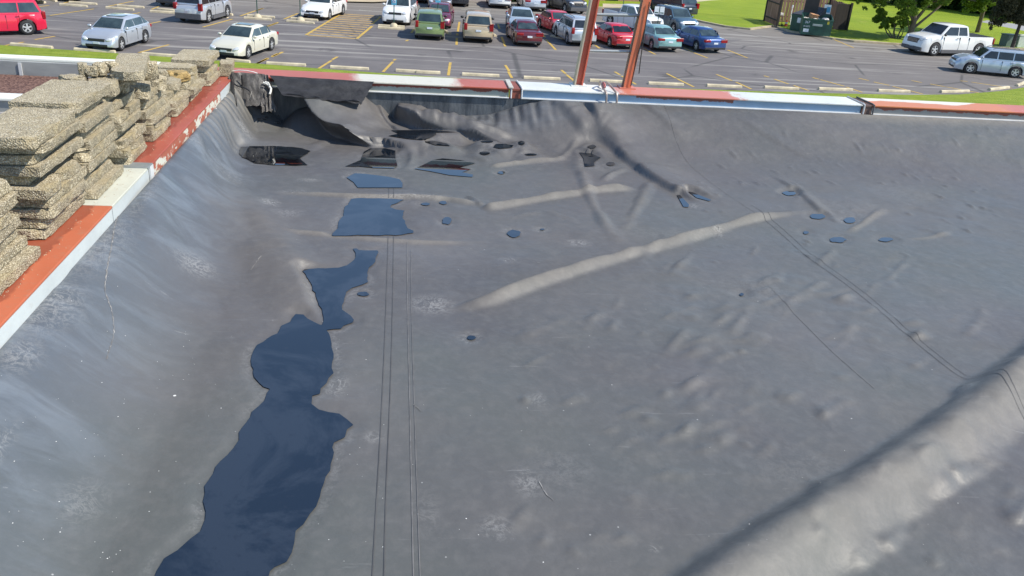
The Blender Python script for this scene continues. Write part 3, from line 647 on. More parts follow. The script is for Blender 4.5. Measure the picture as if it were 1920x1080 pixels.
M_DGRN = simple('dumpster_green', (.018, .075, .05), .5, 0, .35, 2.5, bump=.01); M_LID = simple('lid_plastic', (.035, .036, .04), .6, 0, .2, 3)
M_LBL = simple('white_label', (.7, .72, .72), .6); M_CARD = simple('cardboard', (.42, .22, .11), .85); M_BAG = simple('trash', (.62, .58, .54), .7, 0, .4, 6)
M_YLB = simple('yellow_label', (.6, .5, .05), .6)
def text(name, body, size, m, parent, M, ext=.003):
    cu = bpy.data.curves.new(name, 'FONT'); cu.body = body; cu.size = size; cu.extrude = ext; cu.align_x = 'CENTER'; cu.align_y = 'CENTER'
    tmp = bpy.data.objects.new('tmp', cu); COL.objects.link(tmp); dg = bpy.context.evaluated_depsgraph_get()
    me = bpy.data.meshes.new_from_object(tmp.evaluated_get(dg)); bpy.data.objects.remove(tmp); me.transform(M); me.materials.clear(); me.materials.append(m)
    me.name = name; return link(bpy.data.objects.new(name, me), parent)
def dumpster(a, b, dep, h0, h1, label, full):
    a = Vector((a.x, a.y, 0)); b = Vector((b.x, b.y, 0)); W_ = (b-a).length; an = math.atan2((b-a).y, (b-a).x)
    t = thing('dumpster', label, 'dumpster', ((a+b).x/2, (a+b).y/2, 0), an, 'green dumpsters in the fence enclosure')
    h = W_/2; bm = B()
    # open box: front wall low, back high, flared
    o = [(-h, 0), (h, 0), (h, dep), (-h, dep)]; zs = [h0, h0, h1, h1]
    bt = [bm.verts.new((x*.97, y*.96+.02, .12)) for x, y in o]; tp = [bm.verts.new((x, y, z)) for (x, y), z in zip(o, zs)]
    ti = [bm.verts.new((x*.95, y+(.05 if y == 0 else -.05), z)) for (x, y), z in zip(o, zs)]; bi = [bm.verts.new((x*.93, y*.9+.06, .6)) for x, y in o]
    bm.faces.new(bt[::-1]); bm.faces.new(bi)
    for i in range(4):
        j = (i+1) % 4
        bm.faces.new((bt[i], bt[j], tp[j], tp[i])); bm.faces.new((tp[i], tp[j], ti[j], ti[i])); bm.faces.new((ti[i], ti[j], bi[j], bi[i]))
    bmesh.ops.recalc_face_normals(bm, faces=bm.faces[:]); obj('bin', bm, M_DGRN, t)
    bm = B()
    for s_ in (-1, 1): abox(bm, s_*h*.8-.05, s_*h*.8+.05, .05, dep-.05, 0, .13)
    obj('skid', bm, M_BLK, t)
    bm = B(); abox(bm, -h*1.02, h*1.02, -.05, .0, h0-.10, h0+.015, bev=.012); obj('top_rim', bm, M_DGRN, t)
    if full:
        bm = B(); abox(bm, -h*.32, h*.32, -.14, -.01, .82, .96, bev=.01); obj('fork_pocket', bm, simple('pocket_grey', (.28, .33, .31), .5), t)
        for z_, s_, tx in ((1.04, .26, '367'), (.74, .15, 'WASTE'), (.57, .13, '555-0100')):
            if tx != '555-0100': text('lettering', tx, s_, M_LBL, t, Matrix.Translation((-h*.68, -.012 if z_ > .6 else 0, z_-.0)) @ Matrix.Rotation(PI/2, 4, 'X'))
        bm = B(); abox(bm, -h*.86, -h*.5, -.015, .03, .32, .56); obj('label', bm, M_LBL, t)
        bm = B(); abox(bm, h*.62, h*.76, -.02, .02, 1.0, 1.22); obj('label', bm, M_YLB, t)
    else:
        bm = B(); abox(bm, -h*.25, h*.35, -.015, .03, .75, 1.12); obj('label', bm, M_LBL, t)
    return t
da, db = pf(478, 535), pf(928, 578)
d1 = dumpster(da, db, 1.5, 1.32, 1.6, 'larger green dumpster overflowing with trash, nearest the parking lot', True)
lidm = B(); abox(lidm, -1.0, -.02, 0, .04, 0, 1.35); lid_o = None
fd = (db-da).normalized(); bk = Vector((-fd.y, fd.x, 0)); an = math.atan2(fd.y, fd.x)
for sx_, tilt, ln in ((-.52, -1.05, 1.35), (.55, -1.9, 1.3)):
    bm = B(); abox(bm, -.52+sx_, .52+sx_, -.02, .02, 0, ln, bev=.012)
    M = Matrix.Translation((0, 1.46, 1.6)) @ Matrix.Rotation(tilt, 4, 'X') if sx_ > 0 else Matrix.Translation((0, 1.46, 1.6)) @ Matrix.Rotation(.25, 4, 'X')
    for v in bm.verts: v.co = M @ v.co
    obj('lid', bm, M_LID, d1)
d2a, d2b = pf(315, 470), pf(480, 510)
d2 = dumpster(d2a+bk*.2, d2b+bk*.2+fd*.45, 1.4, 1.3, 1.55, 'smaller green dumpster behind the overflowing one, its dark lid closed', False)
bm = B(); h_ = ((d2b+fd*.45)-d2a).length/2
prism(bm, [(-.06, 1.33), (1.45, 1.60), (1.45, 1.65), (-.06, 1.38)], -h_, h_, 0); obj('lid', bm, M_LID, d2)
bm = B(); prism(bm, [(.1, 1.42), (1.5, 1.62), (1.0, 2.05), (.9, 2.04)], h_*.2, h_*1.9, 0); obj('lid', bm, M_LID, d2)
def local(o, v): return Matrix.Translation(o.location) @ Matrix.Rotation(o.rotation_euler.z, 4, 'Z') @ Vector(v)
bm = B(); abox(bm, -.3, .3, -.2, .2, 0, .36, bev=.01); abox(bm, -.3, .3, -.36, -.2, .34, .355)
cb = obj('cardboard_box', bm, M_CARD); cb.location = local(d1, (-.35, .55, 1.28)); cb.rotation_euler = (.1, .1, an+.3); tag(cb, 'open brown cardboard box on the trash of the larger dumpster', 'box')
bm = B()
for k in range(16):
    r_ = bmesh.ops.create_icosphere(bm, subdivisions=2, radius=1); c_ = Vector((random.uniform(-.9, .95), random.uniform(.15, 1.2), 1.12+random.uniform(0, .12))); sc_ = Vector([random.uniform(.12, .26) for _ in range(3)])
    for v in r_['verts']:
        n_ = mnoise.noise(v.co*2+c_*3); v.co = c_+Vector((v.co.x*sc_.x, v.co.y*sc_.y, v.co.z*sc_.z*.7))*(1+.5*n_)
tr = obj('trash', bm, M_BAG, None, 50); tr.location = d1.location; tr.rotation_euler = d1.rotation_euler; tag(tr, 'pale heap of trash bags filling the larger dumpster', 'trash', kind='stuff')
sb = thing('sign_board', 'small white and blue sign board behind the larger dumpster', 'sign', local(d1, (.72, 1.62, 0)), an)
bm = B(); abox(bm, -.03, .03, -.03, .03, 0, 1.9); obj('post', bm, M_GREYP, sb)
bm = B(); abox(bm, -.26, .26, -.06, -.03, 1.62, 2.3, bev=.005); obj('panel', bm, M_LBL, sb)
bm = B(); abox(bm, -.05, .22, -.075, -.06, 1.72, 2.15); obj('blue_panel', bm, simple('sign_blue', (.05, .25, .42), .5), sb)
M_ORG = simple('cone_orange', (.62, .09, .04), .6)
cone = thing('traffic_cone', 'red orange cone standing at the left end of the fence enclosure', 'traffic cone', tuple(pf(262, 410)))
bm = B(); tube(bm, [(0, 0, .03), (0, 0, .62)], [.17, .03], 14); obj('cone_body', bm, M_ORG, cone, 50)
bm = B(); abox(bm, -.2, .2, -.2, .2, 0, .035, bev=.008); obj('base', bm, M_ORG, cone)
bm = B(); tube(bm, [(0, 0, .30), (0, 0, .42)], [.114, .085], 14); obj('white_band', bm, M_LBL, cone, 50)
for x_, y_, h_, tl, lb, c_ in ((168, 405, 1.15, .1, 'hand cart leaning on the left fence panel beside the cone', M_GREYP), (330, 390, 1.5, -.15, 'thin pole leaning inside the left fence panel', M_LBL)):
    b_ = pf(x_, y_); o = thing('hand_cart' if h_ < 1.3 else 'leaning_pole', lb, 'cart' if h_ < 1.3 else 'pole', tuple(b_))
    bm = B()
    if h_ < 1.3:
        for s_ in (-.18, .18): tube(bm, [(s_, 0, .15), (s_, .25, h_)], .022, 6)
        for z_ in (.3, .6, .9): tube(bm, [(-.18, z_*.22, z_), (.18, z_*.22, z_)], .018, 6)
        obj('frame', bm, M_BLK, o); bm = B(); abox(bm, -.2, .2, -.2, .02, .1, .13); obj('toe_plate', bm, M_BLK, o)
        for s_ in (-1, 1):
            bm = B(); tube(bm, [(s_*.2, .08, .13), (s_*.26, .08, .13)], .13, 12); obj('wheel', bm, M_TYRE, o)
        bm = B(); abox(bm, -.14, .14, -.1, .16, .92, 1.12, bev=.03); obj('handle_wrap', bm, M_BAG, o)
    else:
        tube(bm, [(0, 0, 0), (.05, .3, h_*.6), (.12, .5, h_)], .03, 6); obj('shaft', bm, c_, o); bm = B(); tube(bm, [(.1, .48, h_-.12), (.14, .52, h_+.12)], .07, 8); obj('head', bm, c_, o)
# light pole
M_GALV = simple('galvanised', (.30, .33, .34), .45, .5, .1)
lp_ = pt(1441, 41); o = thing('light_pole', 'grey metal light pole on the lawn left of the fence enclosure', 'light pole', tuple(lp_))
bm = B(); tube(bm, [(0, 0, 0), (0, 0, .3), (0, 0, .31), (0, 0, 8)], [.2, .2, .09, .07], 12); obj('shaft', bm, M_GALV, o, 40)
bm = B(); abox(bm, -.35, .35, -.2, .2, 8, 8.15, bev=.03); obj('lamp_head', bm, M_GALV, o)
bm = B(); abox(bm, .12, .55, -.12, .12, 2.2, 3.0, bev=.03); obj('control_box', bm, M_GREYP, o)
# parking signs
M_SGRN = simple('sign_post_green', (.02, .07, .05), .5); M_SBLU = simple('parking_sign_blue', (.10, .42, .62), .5); M_SWH = simple('sign_white', (.7, .74, .76), .5)
def psign(p, lb, h=1.95, dome=True, double=False):
    o = thing('parking_sign', lb, 'sign', tuple(pt(*p)), math.radians(-3), 'blue parking signs on green posts')
    if dome:
        bm = B(); bmesh.ops.create_uvsphere(bm, u_segments=16, v_segments=8, radius=.28)
        for v in bm.verts: v.co.z = max(v.co.z, 0)*.95
        obj('base', bm, M_CONC, o, 60)
    bm = B(); tube(bm, [(0, 0, .1), (0, 0, h)], .032, 8); obj('post', bm, M_SGRN, o)
    for dx in ((-.19, .19) if double else (0,)):
        bm = B(); abox(bm, dx-.16, dx+.16, -.06, -.035, h-.52, h, bev=.004); f_ = obj('panel', bm, M_SBLU if not double else M_SWH, o)
        bm = B()
        # wheelchair symbol: head, back, wheel arc, leg
        tube(bm, [(dx-.03, -.066, h-.13), (dx-.03, -.066, h-.131)], .001, 4)
        if not double:
            abox(bm, dx-.11, dx+.11, -.068, -.062, h-.40, h-.12); 
            obj('symbol_field', bm, M_SWH, f_)
            bm = B(); pts = [(dx-.02+.065*math.cos(a), -.072, h-.30+.065*math.sin(a)) for a in [2.2+.5*k for k in range(9)]]
            tube(bm, pts, .012, 5); tube(bm, [(dx-.02, -.072, h-.17), (dx-.02, -.072, h-.26), (dx+.05, -.072, h-.27), (dx+.07, -.072, h-.35)], .014, 5)
            obj('wheelchair_symbol', bm, simple('symbol_blue', (.03, .16, .38), .5), f_)
        else: abox(bm, dx-.12, dx+.12, -.066, -.061, h-.45, h-.38); obj('band', bm, M_SGRN, f_)
    return o
psign(z4(15, 178), 'green sign post on a concrete dome above the cream sedan, leftmost of the row', 2.0)
psign(z4(445, 208), 'green sign post on a concrete dome just left of the bright white sedan', 2.0)
psign(z4(1378, 270), 'blue wheelchair sign in front of the white sport utility', 1.9)
psign(z5(318, 322), 'blue wheelchair sign above the roof of the green hatchback', 2.35, False)
psign(z6(800, 352), 'double white sign on a thin post behind the teal sedan', 1.95, False, True)
psign(z6(470, 66), 'thin sign post standing on the far grass between the red posts', 1.4, False)
# utility boxes
M_UGR = simple('utility_green', (.10, .15, .12), .6); M_UWH = simple('utility_pale', (.45, .50, .42), .6)
for px_, wd, m_, lb in ((z7(1830, 328), .9, M_UGR, 'dark green utility box at the foot of the right tree'), (z7(1888, 332), .62, M_UWH, 'pale utility box right of the dark green one')):
    o = thing('utility_box', lb, 'utility box', tuple(pt(*px_)), .1); bm = B(); abox(bm, -wd, wd*.6, -.4, .4, .06, .95, bev=.03); obj('cabinet', bm, m_, o)
    bm = B(); abox(bm, -wd*1.03, wd*.63, -.43, .43, .95, 1.02, bev=.015); obj('lid', bm, m_, o); bm = B(); abox(bm, -wd*1.1, wd*.7, -.48, .48, 0, .08); obj('base', bm, M_CONC, o)
# ---------------------------------------------------------------- trees
def leafmat(name, a, b, c3=None):
    s = NB(name, .6, .3); n_ = s.noise(.9, det=3); oi = s.vor(3.5, out='Color')
    c = s.mix(s.ramp(n_, [(.35, 0), (.65, 1)]), a, b); c = s.mix(s.math('MULTIPLY', s.sep(oi)[0], .5), c, c3 or b)
    s.col(c); s.b.inputs['Subsurface Weight'].default_value = 0
    tr = s.n('ShaderNodeBsdfTranslucent'); s.l(c, tr.inputs[0]); mx = s.n('ShaderNodeMixShader'); mx.inputs[0].default_value = .35
    s.l(s.b.outputs[0], mx.inputs[1]); s.l(tr.outputs[0], mx.inputs[2]); s.l(mx.outputs[0], s.t.nodes['Material Output'].inputs[0]); return s.m
M_LEAF = leafmat('leaves', (.08, .145, .02), (.16, .25, .03), (.22, .32, .035)); M_LEAFB = leafmat('bright_leaves', (.10, .18, .02), (.17, .26, .03))
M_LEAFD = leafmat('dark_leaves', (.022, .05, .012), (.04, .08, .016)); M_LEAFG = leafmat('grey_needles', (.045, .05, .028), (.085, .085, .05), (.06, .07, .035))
M_BARK = simple('bark', (.13, .10, .075), .9, 0, .35, 6, bump=.02); M_BARKD = simple('dark_bark', (.06, .048, .038), .9, 0, .3, 6)
def leaves(clumps, n, size, seed):
    """clumps: (centre, radius); returns vertices/faces of many small leaf faces"""
    rnd = np.random.RandomState(seed); V = []; Fc = []; tot = sum(r**2 for c, r in clumps)
    cs = []
    for c, r in clumps:
        k = max(4, int(n*r**2/tot)); d = rnd.normal(size=(k, 3)); d /= np.linalg.norm(d, axis=1)[:, None]
        rad = r*(.45+.6*rnd.rand(k)**.6)[:, None]; cs.append(np.array(c)+d*rad*np.array([1, 1, .8]))
    C_ = np.vstack(cs); k = len(C_)
    a = rnd.normal(size=(k, 3)); a /= np.linalg.norm(a, axis=1)[:, None]; b = np.cross(a, rnd.normal(size=(k, 3))); b /= np.linalg.norm(b, axis=1)[:, None]
    sz = size*(.5+rnd.rand(k))[:, None]
    v = np.stack([C_-a*sz, C_+b*sz*.45, C_+a*sz, C_-b*sz*.45], 1).reshape(-1, 3)
    return v.tolist(), [tuple(range(i*4, i*4+4)) for i in range(k)]
def tree(name, label, base, trunk, limbs, clumps, n, size, leaf, bark, seed, group=None):
    t = thing(name, label, 'tree' if name != 'shrub' else 'shrub', tuple(base), 0, group); b = Vector(base)
    bm = B()
    for pts, rads in [trunk]+limbs: tube(bm, [Vector(p)-b for p in pts], rads, 8)
    obj('trunk', bm, bark, t, 60)
    v, f = leaves([(tuple(Vector(c)-b), r) for c, r in clumps], n, size, seed)
    obj('crown', (v, f), leaf, t); return t
# main tree: placed on its own depth plane
tb = pt(1701, 77); YT = tb.y
def T_(x, y, dy=0): return ptY(x, y, YT+dy)
cl = []
rnd = random.Random(3)
for (x, y, r, dy) in [(1700, 8, .7, -.6), (1715, -8, .9, 0), (1745, -14, 1.0, .5), (1770, -4, .7, -.4), (1690, -25, 1.1, .3), (1730, -45, 1.4, 0), (1790, -30, 1.1, .4), (1650, -38, 1.2, .8), (1760, -70, 1.6, -.3), (1690, -80, 1.6, .4), (1650, 3, .45, 0), (1625, -14, .9, .4), (1735, 10, .5, -.8), (1752, 4, .5, .6), (1728, -100, 1.8, 0), (1810, -70, 1.3, .2), (1600, -25, .8, 0), (1698, 22, .5, -.4), (1695, 38, .45, -.3), (1698, 12, .55, .5), (1612, 2, .3, 0), (1640, 12, .25, 0), (1620, 14, .18, 0)]:
    c_ = T_(x, y, dy)
    for k in range(4): cl.append(((c_.x+rnd.uniform(-r, r)*.8, c_.y+rnd.uniform(-r, r)*1.4, c_.z+rnd.uniform(-r, r)*.6), r*rnd.uniform(.45, .7)))
tree('deciduous_tree', 'large forked green tree growing behind the front of the white pickup truck', tb,
     ([tb, T_(1708, 60), T_(1713, 42), T_(1716, 22), T_(1712, -10), T_(1705, -60)], [.30, .24, .21, .16, .12, .05]),
     [([T_(1713, 42), T_(1728, 24), T_(1746, 4), T_(1765, -30)], [.15, .12, .09, .04]), ([T_(1716, 50), T_(1738, 32), T_(1760, 14), T_(1800, -25)], [.11, .09, .07, .03]),
      ([T_(1712, 40), T_(1702, 15), T_(1698, -20), T_(1680, -60)], [.10, .08, .06, .03]), ([T_(1705, 55), T_(1700, 30), T_(1697, 5)], [.06, .05, .03]), ([T_(1746, 4), T_(1790, -5), T_(1830, 2)], [.06, .05, .03])],
     cl, 42000, .085, M_LEAF, M_BARK, 1, 'trees on the lawn')
sbp = pt(1678, 74); YS = sbp.y
def S_(x, y, dy=0): return ptY(x, y, YS+dy)
cl = []
for (x, y, r, dy) in [(1656, 20, .5, 0), (1650, 32, .5, .3), (1655, 42, .4, -.3), (1664, 48, .3, 0), (1675, 34, .45, 0), (1680, 44, .35, .3), (1652, 50, .22, 0), (1693, 28, .4, .2), (1697, 40, .35, -.2), (1690, 52, .22, 0)]:
    c_ = S_(x, y, dy)
    for k in range(3): cl.append(((c_.x+rnd.uniform(-r, r)*.6, c_.y+rnd.uniform(-r, r), c_.z+rnd.uniform(-r, r)*.6), r*rnd.uniform(.4, .65)))
tree('shrub', 'leafy shrub with several thin bare stems left of the large forked tree', sbp,
     ([sbp, S_(1676, 60), S_(1678, 48), S_(1672, 42)], [.09, .07, .05, .03]),
     [([S_(1674, 74), S_(1663, 62), S_(1657, 46), S_(1656, 30)], [.06, .05, .04, .02]), ([S_(1676, 74), S_(1667, 58), S_(1660, 50)], [.05, .04, .02]), ([S_(1681, 74), S_(1687, 60), S_(1694, 48), S_(1694, 36)], [.07, .05, .04, .02]), ([S_(1684, 74), S_(1692, 64), S_(1695, 50)], [.05, .04, .02])],
     cl, 9000, .07, M_LEAF, M_BARK, 2, 'trees on the lawn')
# right tree with grey brown drooping crown
rb = pt(1897, 92); YR = rb.y
def Q_(x, y, dy=0): return ptY(x, y, YR+dy)
cl = []
for (x, y, r, dy) in [(1890, 12, .9, 0), (1905, -5, 1.1, .4), (1870, 25, .6, -.4), (1880, 38, .5, .2), (1866, 44, .4, 0), (1858, 52, .2, 0), (1900, 28, .8, .3), (1915, 20, .9, -.3), (1880, -15, .9, 0), (1925, 0, 1.0, 0), (1925, 40, .5, 0), (1905, 42, .4, 0), (1868, 5, .5, .2), (1935, -25, 1.3, 0), (1895, -40, 1.3, 0), (1950, 20, 1.0, 0)]:
    c_ = Q_(x, y, dy)
    for k in range(4): cl.append(((c_.x+rnd.uniform(-r, r)*.7, c_.y+rnd.uniform(-r, r)*1.3, c_.z+rnd.uniform(-r, r)*.6), r*rnd.uniform(.45, .7)))
tree('evergreen_tree', 'grey brown tree with a drooping needle crown beside the utility boxes', rb,
     ([rb, Q_(1904, 70), Q_(1911, 50), Q_(1917, 25), Q_(1918, -20), Q_(1920, -70)], [.17, .14, .12, .10, .08, .03]),
     [([Q_(1914, 38), Q_(1895, 38), Q_(1875, 46), Q_(1860, 52)], [.05, .04, .03, .015]), ([Q_(1915, 30), Q_(1890, 22), Q_(1862, 26)], [.05, .04, .02]), ([Q_(1917, 12), Q_(1885, 2), Q_(1860, 4)], [.05, .035, .02]), ([Q_(1917, 20), Q_(1935, 12), Q_(1955, 15)], [.05, .04, .02])],
     cl, 26000, .07, M_LEAFG, M_BARKD, 3, 'trees on the lawn')
# bright hanging foliage of a tree whose crown lies above the frame
YB = YT+5; bb = ptY(1838, 40, YB+3); bb.z = 0
def W_(x, y, dy=0): return ptY(x, y, YB+dy)
cl = []
for (x, y, r, dy) in [(1815, 14, .55, 0), (1835, 10, .7, .3), (1850, 4, .6, 0), (1862, -2, .6, .3), (1822, 2, .6, -.3), (1805, 0, .5, 0), (1840, -12, 1.0, 0), (1815, -20, 1.0, .3), (1870, -25, 1.1, 0), (1845, -50, 1.6, 0), (1828, 18, .35, 0), (1790, -25, .9, 0)]:
    c_ = W_(x, y, dy)
    for k in range(4): cl.append(((c_.x+rnd.uniform(-r, r)*.8, c_.y+rnd.uniform(-r, r)*1.3, c_.z+rnd.uniform(-r, r)*.5), r*rnd.uniform(.45, .7)))
tree('deciduous_tree', 'bright yellow green foliage hanging from the top edge left of the grey brown tree', bb,
     ([bb, W_(1846, 12, 2), W_(1845, -20, 1), W_(1842, -60)], [.2, .15, .12, .05]), [([W_(1845, -20, 1), W_(1825, -2), W_(1812, 8)], [.06, .04, .02])], cl, 18000, .09, M_LEAFB, M_BARK, 5, 'trees on the lawn')
# dark wood beyond the lawn, one reading mass
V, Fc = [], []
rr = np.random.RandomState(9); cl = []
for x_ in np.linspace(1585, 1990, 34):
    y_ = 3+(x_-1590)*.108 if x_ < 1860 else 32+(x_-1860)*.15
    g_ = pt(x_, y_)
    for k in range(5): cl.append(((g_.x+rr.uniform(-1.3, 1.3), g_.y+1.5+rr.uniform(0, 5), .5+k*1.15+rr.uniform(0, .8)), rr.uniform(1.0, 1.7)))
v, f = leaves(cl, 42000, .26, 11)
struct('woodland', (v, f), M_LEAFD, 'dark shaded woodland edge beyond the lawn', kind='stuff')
# hedge and brick building at the top middle
def hedge(x0, x1, y0, y1, hh, n, seed, lb):
    cl = []; rr = np.random.RandomState(seed)
    k = 26
    for i in range(k):
        u_ = i/(k-1); g_ = pt(x0+(x1-x0)*u_, y0+(y1-y0)*u_)
        for j in range(3): cl.append(((g_.x, g_.y+rr.uniform(0, .8), .25+j*hh/3), .5))
    v, f = leaves(cl, n, .14, seed); o = obj('hedge', (v, f), M_LEAFD); tag(o, lb, 'hedge'); return o
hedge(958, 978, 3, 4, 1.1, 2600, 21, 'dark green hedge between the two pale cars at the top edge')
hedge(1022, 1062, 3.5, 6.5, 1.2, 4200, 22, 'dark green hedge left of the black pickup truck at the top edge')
s = NB('brick', .85, .3); bt = s.n('ShaderNodeTexBrick'); bt.inputs['Scale'].default_value = 4.0
s.l(s.pos((1, 1, 1)), bt.inputs['Vector'])
for i_, v_ in ((1, (.30, .12, .08)), (2, (.22, .09, .06)), (3, (.35, .32, .28))): bt.inputs[i_].default_value = (*v_, 1)
mpn = s.n('ShaderNodeMapping'); mpn.inputs['Rotation'].default_value = (PI/2, 0, 0); s.l(s.n('ShaderNodeNewGeometry').outputs['Position'], mpn.inputs[0]); s.l(mpn.outputs[0], bt.inputs['Vector'])
s.col(bt.outputs[0]); M_BRICK = s.m
ba, bb_ = pt(1105, 2.5), pt(1236, 6)
an = math.atan2((bb_-ba).y, (bb_-ba).x); L_ = (bb_-ba).length
bl = thing('brick_building', 'brick building foot with dark openings at the top edge between the red posts', 'building', tuple(ba), an)
bm = B(); abox(bm, -30, L_, 0, 12, 0, 4.2); obj('wall', bm, M_BRICK, bl)
bm = B(); abox(bm, -30.3, L_+.3, -.3, 12.3, 4.2, 4.45); obj('roof', bm, M_GREYP, bl)
for k in range(6):
    bm = B(); abox(bm, L_-2.2-k*3.6, L_-.9-k*3.6-.0, -.03, .05, .0 if k in (0, 1) else .6, 2.3); wo = obj('door' if k in (0, 1) else 'window', bm, M_GLASSD, bl)
# low shade casting trees behind the frame top (their stems stand beyond the view)
# ---------------------------------------------------------------- roof membrane
def vnoise(X, Y, sc, seed):
    r = np.random.RandomState(seed); G = r.rand(256, 256); x = X*sc; y = Y*sc
    xi = np.floor(x).astype(int); yi = np.floor(y).astype(int); fx = x-xi; fy = y-yi; fx = fx*fx*fx*(fx*(fx*6-15)+10); fy = fy*fy*fy*(fy*(fy*6-15)+10)
    g = lambda a, b: G[a % 256, b % 256]
    return (g(xi, yi)*(1-fx)+g(xi+1, yi)*fx)*(1-fy)+(g(xi, yi+1)*(1-fx)+g(xi+1, yi+1)*fx)*fy-.5
def spline(P, n=8):
    P = [np.array(p, float) for p in P]; out = []
    for i in range(len(P)-1):
        p0 = P[max(i-1, 0)]; p1 = P[i]; p2 = P[i+1]; p3 = P[min(i+2, len(P)-1)]
        for k in range(n):
            t = k/n; out.append(.5*((2*p1)+(p2-p0)*t+(2*p0-5*p1+4*p2-p3)*t*t+(3*p1-p0-3*p2+p3)*t**3))
    out.append(P[-1]); return out
GX0, GX1, GY0, GY1, ST = XL+.004, 9.6, -.6, YF+.012, .0145
gx = np.arange(GX0, GX1, ST); gy = np.linspace(GY0, GY1, int((GY1-GY0)/ST))
X, Y = np.meshgrid(gx, gy)
def dist_poly(pl, pad):
    """distance, signed side and position along for grid points near a polyline; returns mask and arrays"""
    P = np.array(pl); m = (X > P[:, 0].min()-pad) & (X < P[:, 0].max()+pad) & (Y > P[:, 1].min()-pad) & (Y < P[:, 1].max()+pad)
    x = X[m]; y = Y[m]; best = np.full(x.shape, 1e9); side = np.zeros(x.shape); tt = np.zeros(x.shape)
    seg = np.linalg.norm(np.diff(P, axis=0), axis=1); cum = np.concatenate([[0], np.cumsum(seg)]); tot = cum[-1]
    for i in range(len(P)-1):
        d = P[i+1]-P[i]; L2 = d@d+1e-12; t = np.clip(((x-P[i, 0])*d[0]+(y-P[i, 1])*d[1])/L2, 0, 1)
        dx = x-(P[i, 0]+t*d[0]); dy = y-(P[i, 1]+t*d[1]); D = np.hypot(dx, dy); b = D < best
        best[b] = D[b]; side[b] = np.sign(d[0]*dy-d[1]*dx)[b]; tt[b] = ((cum[i]+t*seg[i])/tot)[b]
    return m, best, side, tt
Hh = np.zeros_like(X); TAN = np.zeros_like(X); BLU = np.zeros_like(X); DUST = np.zeros_like(X); DARK = np.zeros_like(X)
sm = lambda a: np.clip(a, 0, 1)**2*(3-2*np.clip(a, 0, 1))
# water outlines (photo points on the water plane)
W1 = [z for z in [y3(705, 592), y3(725, 590), y3(740, 600), y3(850, 602), y3(857, 612), y3(840, 645), y3(838, 670), y3(800, 705), y3(790, 735), y3(795, 790), y3(740, 812), y3(700, 825), y3(665, 850), y3(650, 910), y3(640, 955), y3(690, 990), y3(710, 1015), y3(705, 1030), y3(650, 1050), y3(635, 1068), y3(590, 1070),
  y4(690, 122), y4(705, 150), y4(710, 175), y4(718, 215), y4(712, 250), y4(718, 290), y4(690, 330), y4(668, 350), y4(665, 370), y4(635, 378), y4(632, 410), y4(660, 432), y4(740, 448), y4(770, 470), y4(795, 492), y4(770, 510), y4(762, 540), y4(720, 560), y4(715, 620), y4(705, 670), y4(680, 720), y4(665, 770), y4(650, 810), y4(625, 840), y4(600, 880), y4(570, 905), y4(565, 950), y4(555, 990), y4(535, 1025), y4(490, 1045), y4(470, 1062), y4(460, 1100), y4(400, 1180), y4(80, 1200),
  y4(10, 1110), y4(30, 1060), y4(60, 1010), y4(110, 980), y4(160, 935), y4(200, 905), y4(218, 860), y4(220, 830), y4(210, 790), y4(215, 730), y4(250, 680), y4(280, 630), y4(330, 580), y4(350, 550), y4(350, 520), y4(380, 480), y4(400, 440), y4(450, 395), y4(460, 365), y4(470, 352), y4(430, 330), y4(408, 305), y4(398, 260), y4(400, 220), y4(420, 180), y4(460, 155), y4(500, 135), y4(515, 105), y4(550, 90), y4(570, 60), y4(600, 62), y4(640, 90), y4(665, 102),
  y3(522, 1045), y3(530, 1000), y3(520, 950), y3(490, 890), y3(450, 790), y3(430, 760), y3(405, 725), y3(415, 715), y3(500, 708), y3(620, 705), y3(670, 690), y3(715, 655), y3(722, 640), y3(720, 615)]]
W2 = [y3(*q) for q in [(695, 295), (760, 290), (950, 295), (1010, 300), (935, 330), (925, 345), (960, 358), (1012, 365), (1000, 400), (1015, 440), (1030, 470), (1065, 485), (1065, 497), (960, 512), (800, 510), (590, 515), (580, 512), (615, 470), (620, 430), (650, 395), (655, 350), (680, 320)]]
W3 = [z8(*q) for q in [(960, 855), (1020, 825), (1100, 830), (1260, 850), (1340, 868), (1362, 895), (1362, 928), (1040, 928), (1010, 890)]]
W4 = [z8(*q) for q in [(190, 690), (190, 660), (200, 635), (330, 630), (420, 628), (560, 635), (640, 645), (700, 665), (650, 700), (625, 720), (640, 735), (680, 765), (560, 768), (400, 762), (300, 752), (275, 740), (205, 708)]]
W5 = [z8(*q) for q in [(950, 775), (1060, 730), (1085, 670), (1130, 645), (1240, 645), (1310, 662), (1312, 720), (1325, 770), (1300, 790), (1150, 785), (1050, 775)]]
W6 = [z8(*q) for q in [(1450, 793), (1500, 770), (1580, 730), (1650, 718), (1780, 730), (1885, 752), (1800, 775), (1770, 785), (1855, 795), (1790, 818), (1870, 835), (1865, 852), (1700, 838), (1560, 810)]]
W7 = [z8(*q) for q in [(1260, 555), (1335, 540), (1280, 515), (1400, 515), (1560, 512), (1750, 528), (1600, 531), (1605, 545), (1560, 570), (1500, 585), (1400, 577)]]
W8 = [z8(*q) for q in [(1490, 590), (1580, 590), (1680, 610), (1705, 628), (1600, 622)]]
W9 = [y1(*q) for q in [(715, 598), (800, 605), (870, 635), (820, 670), (825, 695), (755, 700), (745, 640)]]
W10 = [y1(*q) for q in [(1418, 905), (1440, 905), (1505, 975), (1500, 992), (1465, 990)]]
W11 = [y1(*q) for q in [(1500, 880), (1530, 885), (1665, 940), (1650, 948), (1560, 925)]]
